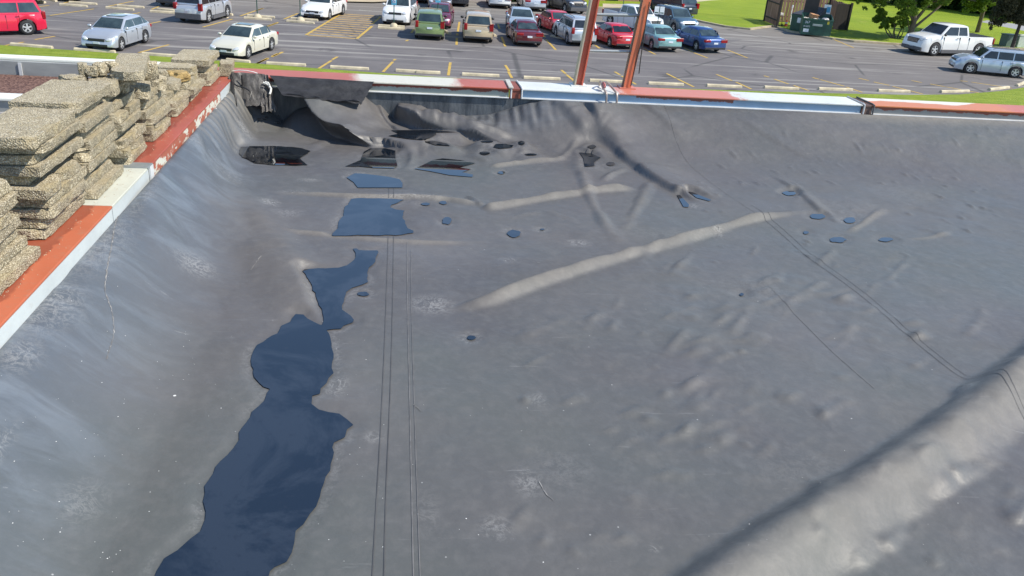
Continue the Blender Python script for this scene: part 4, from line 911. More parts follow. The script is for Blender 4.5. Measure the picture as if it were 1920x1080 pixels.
def ell(cx, cy, rx, ry, n=14, seed=0):
    r = random.Random(int(cx*7+cy)); return [(cx+rx*math.cos(2*PI*k/n)*r.uniform(.82, 1.15), cy+ry*math.sin(2*PI*k/n)*r.uniform(.85, 1.15)) for k in range(n)]
waters = [(W1, 'largest dark puddle winding from the middle of the roof to the bottom edge'), (W2, 'bright blue puddle shaped like a ragged square'), (W3, 'blue puddle just above the ragged square one'),
 (W4, 'puddle nearest the torn corner, mirroring it'), (W5, 'dark puddle mirroring the black fold'), (W6, 'pointed puddle right of the dark one'), (W7, 'flat black puddle under the draped fold'), (W8, 'thin black sliver of water below the flat black puddle'),
 (W9, 'small dark triangular puddle at the foot of the small ridges'), (W10, 'slanted blue puddle, left one of the pair under the long fold'), (W11, 'narrow blue puddle, right one of the pair under the long fold')]
for q, lb in [((884, 633.5, 8, 4.3), 'lone small dark puddle in the middle of the membrane'), ((681, 551, 11, 4), 'small dark puddle right of the neck of the largest puddle'), ((964, 438, 13, 7), 'oval blue puddle below the pale ridge'),
 ((838, 414, 9.5, 6.5), 'small blue puddle right of the ragged square one'), ((798, 382.5, 9, 2.6), 'tiny blue puddle, left of the two right of the ragged square'), ((831, 380, 7, 3.3), 'tiny blue puddle, right of the two right of the ragged square'),
 ((940, 323.5, 7, 2.6), 'tiny blue puddle right of the pointed puddle'), ((1480, 362, 12, 4.5), 'blue puddle nearest the far parapet on the right side'), ((1533, 405.5, 14, 5), 'elongated blue puddle at the end of the pale ridge'),
 ((1594, 413, 11, 5.5), 'round blue puddle right of the thin crease'), ((1511, 436, 5, 3), 'tiniest blue puddle left of the right hand group'), ((1571, 449.5, 15, 5), 'blue puddle lowest of the right hand group'), ((1661, 449, 13, 3.8), 'blue puddle farthest right'),
 ((943, 274, 20, 4.5), 'long dark puddle in the hollow under the far folds'), ((909, 287, 9, 3.2), 'small dark puddle left of the far hollow'), ((995, 289.5, 12, 1.8), 'thin black puddle above the short ridge'), ((978, 268, 6.5, 4), 'small dark puddle right of the far hollow'),
 ((913, 265, 12, 2), 'thin dark puddle at the top of the far hollow'), ((1145, 307, 8, 3.5), 'small dark puddle right of the triangular one'), ((1110, 275, 8, 3.5), 'small dark puddle above the triangular one'), ((1017, 430, 4, 1.6), 'very small dark puddle right of the oval one'), ((1391, 552, 4.5, 2.8), 'very small dark puddle alone at the right of centre')]:
    waters.append((ell(*q), lb))
def lvl(q):
    cx = sum(a[0] for a in q)/len(q); cy = sum(a[1] for a in q)/len(q)
    if q is W7: return .07
    if q is W8: return .05
    if q is W9: return .02
    if cy < 269: return .07
    if cy < 280: return .055
    if cy < 293 and cx > 850: return .03
    if cy < 310 and cx > 1100: return .02
    return 0
LV = [lvl(q) for q, lb in waters]
wpolys = [([tuple(pt(x, y, HM-lv_)[:2]) for x, y in q], lb) for (q, lb), lv_ in zip(waters, LV)]
for i_, (P, lb) in enumerate(wpolys):       # ragged shoreline
    if len(P) > 15 and i_ < 8:
        o = []; rj = random.Random(i_)
        for a, b in zip(P, P[1:]+P[:1]):
            L_ = math.dist(a, b); n_ = max(1, int(L_/.03)); nx, ny = (b[1]-a[1])/(L_+1e-9), -(b[0]-a[0])/(L_+1e-9)
            for k in range(n_):
                j = 0 if k == 0 else rj.uniform(-.006, .006); o.append((a[0]+(b[0]-a[0])*k/n_+nx*j, a[1]+(b[1]-a[1])*k/n_+ny*j))
        wpolys[i_] = (o, lb)
wd = np.full(X.shape, 9.0); WL_ = np.zeros_like(X); wid = np.full(X.shape, .06); LF = np.zeros_like(X); PD = np.full(X.shape, 9.0)
for (P, lb), lv_ in zip(wpolys, LV):
    m, D, sd, tt = dist_poly(P+[P[0]], .2); Pn = np.array(P); x = X[m]; y = Y[m]; ins = np.zeros(x.shape, bool)
    for i in range(len(Pn)):
        a = Pn[i]; b = Pn[(i+1) % len(Pn)]; c_ = ((a[1] > y) != (b[1] > y)) & (x < (b[0]-a[0])*(y-a[1])/(b[1]-a[1]+1e-12)+a[0]); ins ^= c_
    D = np.where(ins, -D, D); nr = D < wd[m]; t1 = WL_[m]; t1[nr] = lv_; WL_[m] = t1; t2 = wid[m]; t2[nr] = (.12 if P is wpolys[4][0] or P is wpolys[5][0] or P is wpolys[3][0] else .06) if lv_ == 0 else .05; wid[m] = t2; wd[m] = np.minimum(wd[m], D)
    if lv_:
        m2, D2, _, _ = dist_poly(P+[P[0]], .24); a2 = np.minimum(D2, 9); f2 = lv_*sm(1-a2/.22); LF[m2] = np.maximum(LF[m2], f2); PD[m2] = np.minimum(PD[m2], a2)
wmask = sm((wd-.004)/wid)             # 0 in the water, 1 away from it
# broad level: cants along the walls
dl = X-XL; df = YF-Y
lwid = np.interp(Y, [0, 4.4, 5.6, 7.2], [.66, .62, .34, .26]); left_h = .285*(1-sm(dl/lwid))**1.5+.01*vnoise(X, Y, 2.5, 3)*sm(1-dl/1.2)
edge = np.interp(X, [-1.4, -1.15, -1.0, -.9, -.55, -.35, -.1, .15, .7, .95, 1.15, 12], [.24, .12, .0, .10, .22, .24, .06, .08, .13, .22, .272, .279])
wf = np.interp(X, [-1.4, -.9, 0, .9, 1.5, 4, 9], [.35, .5, .55, .62, .9, 1.25, 1.5])
far_h = edge*(1-sm(df/wf))**1.35
plate = .018*sm((X-1.6)/1.6)*sm((Y-4.6)/1.5)+.02*sm((X-4.0)/2)
Hh = np.maximum(left_h, far_h)+plate
BLU += sm(1-dl/.62)*.9*sm((6.9-Y)/1.2)  # sky sheen of the left slope, painted in as blue tint
TAN += .75*sm(1-df/.30)*sm((X-3.2)/1.2)  # bright sheen along the far right cant, painted as a pale strip
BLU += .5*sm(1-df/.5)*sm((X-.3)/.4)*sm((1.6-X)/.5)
# pleats in the far lining and on the left lining near the corner
pl_ = (np.sin(X*44+2*vnoise(X, Y, 3, 8)*4)+.6*np.sin(X*91+1.3))
Hh += .012*pl_*sm(1-df/.5)*sm((X+.05)/.3)*sm((1.35-X)/.3)*sm(df/.04)
Hh += .010*np.sin(Y*52+vnoise(X, Y, 4, 5)*6)*sm(1-dl/.28)*sm((Y-5.6)/.4)
Hh += .006*np.sin(Y*13+X*6+vnoise(X, Y, 2, 6)*5)*sm(1-dl/.8)*sm((Y-2.5)/1)
TAN += .9*sm(1-dl/.22)*sm((Y-5.5)/.4)*(.5+.5*np.sin(Y*60+X*9))
# ridges: photo crest, height, width on the left of travel, width on the right of travel, tan amount
DX = np.zeros_like(X); DY = np.zeros_like(X)
def ridge(P, h, wl, wr, tan=0, taper=(.25, .25), n=6, flat=False, pw=1.0, tanside=0, over=0):
    global Hh
    pl = [tuple(pt(x, y, HM-h*.85)[:2]) for x, y in P]
    if over:
        d_ = np.array(pl[-1])-np.array(pl[0]); d_ /= np.linalg.norm(d_); pl = [(a-d_[1]*over, b+d_[0]*over) for a, b in pl]
    pl = spline(pl, n)
    m, D, sd, t = dist_poly(pl, max(wl, wr)+.02)
    wdt = np.where(sd > 0, wl, wr); q = np.clip(D/wdt, 0, 1); prof = (.5*(1+np.cos(PI*q)))**pw
    tp = sm(t/max(taper[0], 1e-3))*sm((1-t)/max(taper[1], 1e-3)) if taper else 1
    amp = 1+(.05 if h > .1 else .16)*np.interp(t, np.linspace(0, 1, 24), np.random.RandomState(int(P[0][0])).rand(24)-.5)*2
    Hh[m] += h*prof*tp*amp
    if over:
        a = np.array(pl[0]); b = np.array(pl[-1]); d_ = (b-a)/np.linalg.norm(b-a); nn_ = np.array([d_[1], -d_[0]])   # toward the right of travel
        qq = np.clip(D/(wr*1.6+.05), 0, 1); f_ = np.where(sd > 0, .5*(1+np.cos(PI*np.clip(D/.34, 0, 1))), np.clip(1-D/wr, 0, 1))*tp*over
        DX[m] += nn_[0]*f_; DY[m] += nn_[1]*f_
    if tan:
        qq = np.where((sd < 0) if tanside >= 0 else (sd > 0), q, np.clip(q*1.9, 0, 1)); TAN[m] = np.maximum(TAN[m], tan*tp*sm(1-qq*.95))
# long pale ridges (travelling left to right: left side is the far side)
ridge([(830, 572), (920, 550), (1000, 521), (1100, 489), (1200, 461), (1300, 434), (1400, 404), (1470, 392), (1520, 386)], .042, .055, .085, .36, (.12, .18))
ridge([(900, 384), (960, 374), (1030, 362), (1100, 352), (1150, 347), (1195, 345)], .038, .055, .08, .38, (.06, .12))
ridge([(500, 356), (600, 360), (700, 364), (800, 366), (870, 374), (905, 384)], .018, .05, .07, .4, (.3, .1))
ridge([(905, 384), (890, 372), (868, 362)], .02, .03, .05, 0, (.2, .3))
ridge([(915, 309), (960, 303), (1010, 298), (1075, 292)], .022, .05, .07, .5, (.1, .3))
ridge([(500, 430), (580, 434), (680, 444), (800, 452), (930, 452)], .010, .06, .06, .35, (.2, .3))
ridge([(1230, 1180), (1290, 1120), (1400, 1040), (1530, 958), (1640, 886), (1750, 812), (1850, 738), (1940, 670), (2040, 590)], .098, .17, .22, .26, (.04, .04), pw=1.1)
ridge([(1200, 1080), (1320, 980), (1450, 900), (1580, 820), (1700, 745), (1830, 662), (1930, 590)], -.016, .12, .12, 0, (.1, .1))
# v folds
ridge([(1082, 288), (1092, 320), (1104, 360), (1128, 405), (1155, 440), (1178, 462)], .024, .08, .07, .12, (.15, .25))
ridge([(1222, 335), (1207, 365), (1190, 395), (1172, 430), (1165, 450)], .021, .08, .08, .12, (.1, .4))
ridge([(1128, 338), (1150, 322), (1180, 312)], .022, .05, .05, .1, (.3, .2))
ridge([(1262, 350), (1275, 372), (1282, 395)], .012, .04, .04, 0, (.3, .3))
# long fold from the far hollow to the right: steep toward the camera, gentle behind
ridge([(1090, 262), (1130, 268), (1165, 284), (1195, 304), (1225, 324), (1265, 345), (1305, 362), (1345, 380)], .056, .42, .06, 0, (.12, .3))
ridge([(1440, 326), (1470, 342), (1500, 362), (1530, 386), (1560, 408), (1592, 427)], .018, .10, .035, 0, (.25, .2))
ridge([(1582, 436), (1610, 420), (1640, 400), (1665, 388)], .014, .04, .06, .3, (.2, .4))
ridge([(1360, 268), (1410, 282), (1470, 298), (1540, 316)], .008, .12, .05, 0, (.3, .4))
ridge([(1690, 446), (1740, 444), (1790, 430)], .008, .04, .05, .2, (.3, .4))
# folds at the beam joint
ridge([(690, 214), (712, 232), (745, 246), (790, 254)], .03, .10, .03, 0, (.2, .3), over=.02)
ridge([(800, 246), (860, 254), (930, 262), (990, 272)], .022, .10, .045, .2, (.2, .3))
ridge([(1120, 230), (1180, 246), (1240, 268), (1300, 292)], .016, .12, .06, 0, (.2, .4))
ridge([(1040, 300), (1070, 282), (1085, 270)], .02, .05, .05, .2, (.3, .3))
ridge([(1003, 192), (1022, 200), (1048, 212), (1080, 224), (1112, 246), (1128, 262)], .10, .30, .07, 0, (.02, .35), over=.03)
ridge([(1058, 190), (1085, 203), (1120, 216), (1160, 226), (1190, 236)], .035, .20, .09, 0, (.05, .4))
ridge([(985, 222), (1020, 234), (1060, 250), (1095, 264), (1118, 276)], .045, .22, .08, 0, (.15, .3))
# the two black drapes: steep on the near-left side, gentle behind
ridge([(536, 170), (552, 192), (558, 206), (568, 216), (590, 227), (634, 240), (686, 256), (722, 266)], .150, .42, .034, 0, (.10, .16), pw=.7, over=.17)
ridge([(668, 160), (684, 176), (704, 194), (730, 210), (768, 222), (820, 232), (885, 241), (940, 251), (985, 262)], .140, .34, .04, .0, (.03, .30), pw=.75, over=.07)
ridge([(705, 168), (735, 184), (775, 206), (815, 220), (860, 228)], .03, .06, .04, .3, (.2, .4))
ridge([(430, 180), (445, 210), (452, 240), (455, 268)], .035, .12, .12, .05, (.2, .5))
ridge([(760, 262), (772, 285), (770, 302), (758, 318)], .022, .06, .05, .05, (.2, .4))
ridge([(795, 262), (800, 280), (790, 300)], .014, .06, .05, .15, (.2, .4))
ridge([(560, 285), (600, 268), (630, 258)], .014, .10, .10, 0, (.3, .3))
# broad soft swells running down from the left wall
ridge([(400, 300), (440, 350), (490, 415), (540, 480), (585, 545), (606, 600)], .044, .20, .30, .12, (.3, .16))
ridge([(330, 300), (372, 352), (430, 430), (480, 500)], .032, .14, .20, .05, (.3, .5))
ridge([(280, 360), (290, 420), (300, 480), (330, 560)], .034, .14, .14, .05, (.15, .5))
ridge([(215, 440), (225, 520), (220, 600)], .012, .1, .14, 0, (.2, .5))
ridge([(310, 300), (335, 350), (345, 400)], .02, .06, .06, .1, (.2, .5))
ridge([(345, 285), (380, 330), (395, 365)], .02, .05, .06, .3, (.2, .4))
# thin wrinkles and lumps
for P in [[(1010, 392), (1050, 404), (1090, 418)], [(1440, 590), (1560, 520), (1650, 480)], [(960, 640), (1030, 610), (1080, 590)], [(1400, 600), (1500, 560), (1600, 540), (1700, 510)], [(950, 410), (990, 400), (1030, 396)]]:
    ridge(P, .006, .05, .05, .05, (.3, .3))
rl_ = random.Random(12)
for k in range(170):
    x_ = rl_.uniform(1120, 1900); y_ = rl_.uniform(500, 900)
    if k % 3 == 0: x_ = rl_.uniform(900, 1500); y_ = rl_.uniform(560, 1060)
    if k % 7 == 0: x_ = rl_.uniform(1500, 1900); y_ = rl_.uniform(880, 1080)
    a_ = rl_.uniform(-.95, -.25); l_ = rl_.uniform(22, 110)
    ridge([(x_, y_), (x_+l_*math.cos(a_)*.5, y_+l_*math.sin(a_)*.5+rl_.uniform(-3, 3)), (x_+l_*math.cos(a_), y_+l_*math.sin(a_))], rl_.uniform(.004, .012), rl_.uniform(.025, .055), rl_.uniform(.03, .065), .06, (.5, .5), 3)
for k in range(110):
    x_ = rl_.uniform(1280, 1860); y_ = rl_.uniform(285, 500); l_ = rl_.uniform(8, 34)
    ridge([(x_, y_), (x_+l_*.5, y_+l_*.22), (x_+l_, y_+l_*.5)], rl_.uniform(.003, .010), .03, .025, 0, (.5, .5), 3)
reg = sm((X-.2)/1.2)*sm((5.9-Y)/.8)
for sc_, am, sd_ in ((2.2, .014, 10), (4, .012, 11), (8, .009, 12), (16, .0036, 13)):
    Hh += am*vnoise(X*.8+Y*.5, Y*1.1-X*.35, sc_, sd_)*(.25+.75*reg)
Hh += .0015*vnoise(X, Y, 22, 15)
hollow = sm(1-np.hypot((X-2.0)/1.2, (Y-5.4)/.8))*.004
Hh = Hh-hollow
pf_ = sm(PD/.2); Hh = np.where(PD < 1, LF+(Hh-LF)*pf_, Hh)
Hh = np.where(wd < .2, np.maximum(Hh, .0022)*wmask + (1-wmask)*(WL_-.004-.004*sm(-wd/.05)), np.maximum(Hh, .0022))
Hh = np.minimum(Hh, .274+df*.22); Hh = np.where(dl < .25, np.minimum(Hh, .278+dl*.9), Hh)
# dried deposits and scratches
for (x_, y_, rx, ry, a) in [(810, 572, 60, 26, .9), (370, 520, 55, 26, .8), (505, 382, 30, 12, 1), (540, 400, 40, 14, .6), (990, 905, 42, 40, .6), (632, 722, 30, 32, .8), (1010, 750, 26, 20, .5), (930, 990, 50, 36, .55), (1345, 436, 14, 14, .9), (1085, 456, 36, 10, .8), (955, 488, 30, 9, .6), (770, 368, 110, 7, .9), (560, 361, 70, 6, .6),
    (360, 345, 34, 16, .7), (1300, 386, 18, 8, .9), (280, 470, 26, 60, .5), (200, 560, 70, 90, .6), (110, 690, 80, 80, .8), (50, 640, 60, 60, .5), (60, 790, 50, 50, .7), (8, 960, 18, 90, .8), (160, 960, 60, 60, .35), (800, 960, 40, 60, .25), (460, 262, 26, 10, .8), (700, 820, 30, 16, .7), (1225, 1030, 20, 10, .7), (1050, 880, 90, 60, .2), (430, 345, 60, 30, .35), (580, 338, 40, 6, .5), (1270, 440, 200, 16, .2), (1600, 395, 120, 30, .2), (1690, 365, 90, 25, .25), (1420, 545, 120, 50, .2), (1510, 880, 160, 60, .15)]:
    c_ = pt(x_, y_, HM); ex = abs(pt(x_+rx, y_, HM).x-c_.x); ey = abs(pt(x_, y_-ry, HM).y-c_.y)
    DUST = np.maximum(DUST, a*sm(1-np.hypot((X-c_.x)/ex, (Y-c_.y)/ey)))
DUST = np.maximum(DUST, .35*sm(1-np.abs(wd-.02)/.035)*sm(vnoise(X, Y, 5, 33)*3+.3))
DARK = np.maximum(DARK, .15*sm(1-np.abs(wd+.001)/.016))
ny_, nx_ = X.shape
fade = sm(df/.08)*wmask*sm(PD/.12)
V = np.stack([(X+DX*fade).ravel(), (Y+DY*fade).ravel(), (Z0+Hh).ravel()], 1)
idx = np.arange(nx_*ny_).reshape(ny_, nx_); Fq = np.stack([idx[:-1, :-1], idx[:-1, 1:], idx[1:, 1:], idx[1:, :-1]], -1).reshape(-1, 4)
me = bpy.data.meshes.new('roof_membrane'); me.vertices.add(len(V)); me.vertices.foreach_set('co', V.ravel().astype('f'))
me.loops.add(Fq.size); me.loops.foreach_set('vertex_index', Fq.ravel().astype('i')); me.polygons.add(len(Fq)); me.polygons.foreach_set('loop_start', np.arange(0, Fq.size, 4).astype('i'))
me.update(calc_edges=True); me.polygons.foreach_set('use_smooth', np.ones(len(Fq), bool))
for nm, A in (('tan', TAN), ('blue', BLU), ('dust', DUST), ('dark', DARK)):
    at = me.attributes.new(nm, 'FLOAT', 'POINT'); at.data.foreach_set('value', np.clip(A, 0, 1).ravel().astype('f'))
me.materials.append(M_MEM); me.update()
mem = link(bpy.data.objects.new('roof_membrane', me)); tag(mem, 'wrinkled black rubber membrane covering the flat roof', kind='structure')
for (P, lb), lv_ in zip(wpolys, LV):
    struct('puddle', sheet([dedupe(P)], Z0+.0006+lv_), M_WATER, lb)
def hat(x, y):
    i = (y-GY0)/(gy[1]-gy[0]); j = (x-GX0)/ST; i = min(max(i, 0), ny_-2); j = min(max(j, 0), nx_-2); a, b = int(i), int(j); u, v_ = i-a, j-b
    return Z0+(Hh[a, b]*(1-v_)+Hh[a, b+1]*v_)*(1-u)+(Hh[a+1, b]*(1-v_)+Hh[a+1, b+1]*v_)*u
def drape(name, P, wd_, m, label=None, lift=.0022, H=HM, wob=0, seed=0):
    pl = spline([tuple(pt(x, y, H)[:2]) for x, y in P], 4); fine = []; rj = random.Random(seed)
    for a, b in zip(pl, pl[1:]):
        n_ = max(1, int(np.linalg.norm(b-a)/.012))
        for k in range(n_): fine.append(a+(b-a)*k/n_)
    fine.append(pl[-1]); bm = B(); prev = None
    for i, p in enumerate(fine):
        t_ = fine[min(i+1, len(fine)-1)]-fine[max(i-1, 0)]; t_ = t_/(np.linalg.norm(t_)+1e-9); nn = np.array([-t_[1], t_[0]])
        w_ = wd_/2*(1+(rj.uniform(-.7, .7) if wob else 0)); q = p+nn*(rj.uniform(-wob, wob) if wob else 0)
        a = q+nn*w_; b = q-nn*w_; z = max(hat(*p), hat(*a), hat(*b))+lift
        cur = [bm.verts.new((a[0], a[1], z)), bm.verts.new((b[0], b[1], z))]
        if prev: bm.faces.new((prev[1], cur[1], cur[0], prev[0]))
        prev = cur
    return struct(name, bm, m, label)
SA = [[(738, 316), (738, 322)], [(738, 352), (738, 371)], [(738, 441), (737, 513), (735, 620), (731, 752), (724, 920), (719, 1120)]]
SB_ = [[(729, 316), (729, 320)], [(729, 352), (729, 371)], [(728, 441), (726, 507), (722, 620), (715.6, 767), (706, 940), (696, 1120)]]
sl_ = [SA[2], SB_[2], SA[1], SB_[1]]
for k, P in enumerate(sl_): drape('seam', P, .0032, M_SEAM, 'dark double seam line running straight down the membrane')
drape('seam', [(764, 456), (764, 560), (768, 750), (776, 1120)], .004, M_SEAM2, 'pale seam line right of the dark double seam')
drape('seam', [(771, 470), (771, 560), (778, 800), (789, 1120)], .003, M_SEAM2, 'pale seam line right of the dark double seam')
SC = [(1205, 202), (1225, 238), (1247, 270), (1292, 310), (1342, 350), (1398, 388), (1420, 402), (1460, 435), (1510, 480), (1560, 515), (1620, 560), (1680, 612), (1740, 662), (1798, 706), (1836, 719), (1860, 732), (1884, 764), (1960, 830)]
drape('seam', SC[:7], .0028, M_SEAM2, 'faint upper stretch of the seam curving down from the far parapet')
drape('seam', SC[6:], .0030, M_SEAM, 'dark double seam curving across the right half of the membrane')
drape('seam', [(x+10, y-3) for x, y in SC[5:]], .0026, M_SEAM, 'dark double seam curving across the right half of the membrane')
drape('seam', [(1440, 540), (1500, 600), (1560, 660), (1640, 730)], .003, M_SEAM2, 'faint seam line in the lumpy area')
drape('crack', [(236, 500), (229, 530), (222, 570), (213, 610), (210, 635), (220, 655), (223, 680), (221, 695), (208, 732)], .0032, M_SCR, 'pale jagged crack line on the left of the membrane', wob=.002, seed=1)
for k, P in enumerate([[(1010, 905), (1022, 925), (1038, 940)], [(650, 497), (670, 489)], [(470, 510), (490, 490)], [(998, 493), (1012, 495)], [(1340, 420), (1347, 438), (1344, 446)], [(775, 760), (790, 772)]]):
    drape('scratch', P, .0026, M_SCR, 'pale scratch on the membrane', wob=.002, seed=k+5)
bm = B(); rs = random.Random(4)
for k in range(200):
    x_, y_ = (rs.uniform(0, 720), rs.uniform(600, 1075)) if k < 150 else (rs.uniform(400, 1900), rs.uniform(300, 1075))
    p = pt(x_, y_, HM)
    if k and wd[min(max(int((p.y-GY0)/(gy[1]-gy[0])), 0), ny_-1), min(max(int((p.x-GX0)/ST), 0), nx_-1)] < .01: continue
    r_ = rs.choice([.0009, .0012, .0012, .0016, .0022]) if k else .006
    if k == 0: p = pt(328, 746, HM)
    z = max(hat(p.x, p.y), Z0+.001)+.001
    bm.faces.new([bm.verts.new((p.x+r_*math.cos(a), p.y+r_*math.sin(a), z)) for a in (0, 1.1, 2.2, 3.3, 4.4, 5.4)])
struct('grit', bm, simple('grit_white', (.62, .62, .6), .8), 'tiny white specks scattered on the membrane', kind='stuff')
# ---------------------------------------------------------------- parapets
jx1, jx2 = pt(972, 168, HC).x, pt(1632, 199, HC).x          # joints of the far parapet
xr0 = pt(1165, 178, HC).x; xr1 = pt(1385, 184, HC).x
PIN, PBL2 = (.52, .13, .085), (.30, .42, .55)
m_topA = painted('flange_paint_left', RED, [(-.42, .42, (.52, .50, .42), .25)], 0)
m_topB = painted('flange_paint_middle', (.60, .62, .60), [(xr0, xr1, (.46, .15, .10), .5)], 0)
m_topC = painted('flange_paint_right', (.48, .13, .08), [(jx2-.2, jx2+1.4, ORG, .3)], 0)
s = NB.__new__(NB); s.m = m_topC; s.t = m_topC.node_tree; s.b = s.t.nodes['Principled BSDF']; src_ = s.b.inputs['Base Color'].links[0].from_socket; x_, y_, z_ = s.sep(s.pos())
e_ = s.math('ADD', s.math('SUBTRACT', y_, YF+.17), s.math('MULTIPLY', s.math('SUBTRACT', s.noise(2.4, det=5), .5), .22))
e_ = s.math('SUBTRACT', e_, s.math('MULTIPLY', s.math('MAXIMUM', s.math('SUBTRACT', x_, jx2+1.0), 0), .5))
s.col(s.mix(s.ramp(e_, [(.0, 0), (.012, 1)]), src_, (.60, .56, .48)))
def web_mat(name, low, drip, x0, x1):
    s = NB(name, .45, .5); x, y, z = s.sep(s.pos()); nz = s.noise(9, s.pos((1, 1, .25)), det=6, ro=.75)
    zz = s.math('ADD', s.math('MULTIPLY', s.math('SUBTRACT', z, ZC-.075), 13.3), s.math('MULTIPLY', s.math('SUBTRACT', nz, .5), 1.1))
    msk = s.ramp(zz, [(.50, 0), (.56, 1)])
    xm = s.math('MULTIPLY', s.math('GREATER_THAN', x, x0), s.math('LESS_THAN', x, x1))
    c = s.mix(s.ramp(s.noise(4, det=4), [(.3, 0), (.7, 1)]), low, tuple(v*.8 for v in low))
    s.col(s.mix(s.math('MULTIPLY', msk, xm), c, drip)); return s.m
m_webA = web_mat('web_paint_left', (.30, .33, .30), (.17, .035, .022), -2, .9)
m_webB = web_mat('web_paint_middle', (.24, .36, .50), (.17, .055, .04), xr0+.15, xr1-.05)
m_webC = web_mat('web_paint_right', (.28, .28, .27), (.20, .05, .03), -9, 99)
M_LIP = simple('lip_white', (.52, .53, .53), .5, var=.15, sc=5); M_DRK = simple('dark_gap', (.02, .02, .022), .8)
def far_beam(x0, x1, mt, mw, label, hollow=None):
    t = thing('parapet_beam', label, 'steel beam', ((x0+x1)/2, 7.3, ZC-.08), 0, 'painted steel beams edging the roof'); off = Vector((-(x0+x1)/2, -7.3, -(ZC-.08)))
    def add(nm, bm, m):
        for v in bm.verts: v.co += off
        obj(nm, bm, m, t)
    bm = B(); abox(bm, x0, x1, YF-.012, YF+.31, ZC-.012, ZC, bev=.003); add('top_flange', bm, mt)
    bm = B(); abox(bm, x0+.002, x1-.002, YF+.008, YF+.022, ZC-.074, ZC-.0125); add('web', bm, mw)
    bm = B(); abox(bm, x0+.002, x1-.002, YF-.018, YF+.02, ZC-.084, ZC-.0745, bev=.003); add('bottom_flange', bm, M_LIP)
    bm = B(); abox(bm, x0+.002, x1-.002, YF+.288, YF+.302, ZC-.2, ZC-.0125); add('outer_web', bm, mt)
    return t
far_beam(XL-.42, jx1-.07, m_topA, m_webA, 'red painted beam with a whitish patch above the torn corner')
far_beam(jx1+.03, jx2-.05, m_topB, m_webB, 'pale blue and white beam with a pink red patch carrying the red posts')
far_beam(jx2+.05, 11, m_topC, m_webC, 'orange and red beam at the right end of the far parapet')
for jx, lb, mm in ((jx1-.02, 'pale clamp plate over the left joint of the far parapet', simple('joint_rust', (.20, .055, .035), .6, var=.3)), (jx2, 'dark rusty joint plate between the white and the orange beam', simple('joint_dark', (.10, .06, .05), .6, 0, .4))):
    t = thing('joint_plate', lb, 'joint plate', (jx, YF, ZC))
    bm = B(); abox(bm, -.045, .045, -.006, .31, -.02, -.003, bev=.002); obj('plate', bm, mm, t)
    bm = B(); abox(bm, -.046, .046, 0, .02, -.085, -.021, bev=.002); obj('face_plate', bm, mm, t)
    for s_ in (-1, 1):
        bm = B(); tube(bm, [(s_*.045, .30, .006), (s_*.045+.01, .02, .006), (s_*.045+.01, -.016, .003), (s_*.045+.01, -.018, -.08)], .007, 6); obj('strap', bm, M_LIP if lb[0] == 'p' or s_ < 0 else M_GREYP, t)
        if lb[0] == 'p' and s_ < 0:
            bm = B(); abox(bm, -.06, -.02, -.03, .30, .002, .016, bev=.004); obj('bracket', bm, simple('pale_metal', (.5, .48, .42), .5, .2), t)
# left parapet
ya, yb_ = pt(212, 383, HC).y-.02, pt(283, 308, HC).y
def stain(m, x0):
    nt_ = m.node_tree; s = NB.__new__(NB); s.m = m; s.t = nt_; s.b = nt_.nodes['Principled BSDF']
    src = s.b.inputs['Base Color'].links[0].from_socket; x = s.sep(s.pos())[0]
    q = s.math('ADD', x, s.math('MULTIPLY', s.math('SUBTRACT', s.noise(5, det=6, ro=.6), .5), .16))
    f = s.ramp(s.math('MULTIPLY_ADD', q, 4, -x0*4+.5), [(.47, 1), (.52, 0)])
    s.col(s.mix(s.math('MULTIPLY', f, .6), src, (.17, .035, .02))); return m
m_L1 = painted('left_flange_near', (.46, .125, .06), [], 1); m_L2 = painted('left_flange_pale', (.55, .56, .48), [], 1); m_L3 = painted('left_flange_far', (.36, .085, .055), [], 1)
stain(m_L1, -1.44); stain(m_L3, -1.435)
m_F1 = painted('left_face_pale', (.52, .56, .56), [], 1, .15)
s = NB('left_face_peeling', .5); s.col(s.mix(s.ramp(s.noise(9, s.pos((1, 1, 2)), det=6, ro=.7), [(.50, 0), (.54, 1)]), (.34, .10, .06), (.55, .54, .46))); m_F3 = s.m
def left_beam(y0, y1, mt, mf, label):
    t = thing('parapet_beam', label, 'steel beam', (XL-.2, (y0+y1)/2, ZC-.08), 0, 'painted steel beams edging the roof'); off = Vector((-(XL-.2), -(y0+y1)/2, -(ZC-.08)))
    for nm, bx, m in (('top_flange', (XL-.40, XL+.006, y0, y1, ZC-.012, ZC), mt), ('web', (XL-.012, XL+.003, y0+.002, y1-.002, ZC-.086, ZC-.0125), mf), ('bottom_flange', (XL-.02, XL+.012, y0+.002, y1-.002, ZC-.094, ZC-.0865), M_LIP)):
        bm = B(); abox(bm, *bx, bev=.003 if nm != 'web' else 0)
        for v in bm.verts: v.co += off
        obj(nm, bm, m, t)
    bm = B(); abox(bm, XL-.40, XL-.385, y0+.002, y1-.002, ZC-.3, ZC-.0125)
    for v in bm.verts: v.co += off
    obj('outer_web', bm, mt, t); return t
left_beam(-3, ya-.002, m_L1, m_F1, 'orange red beam with a pale face at the near end of the left parapet')
left_beam(ya+.002, yb_-.05, m_L2, m_F1, 'short pale beam between the two red ones on the left parapet')
left_beam(yb_+.01, 6.55, m_L3, m_F3, 'dark red beam with peeling paint leading to the torn corner')
left_beam(6.555, YF-.02, m_L3, m_F1, 'last bit of the left parapet with a pale face at the torn corner')
t = thing('joint_plate', 'grey lapped joint plate on the left parapet beside the slabs', 'joint plate', (XL, yb_-.02, ZC))
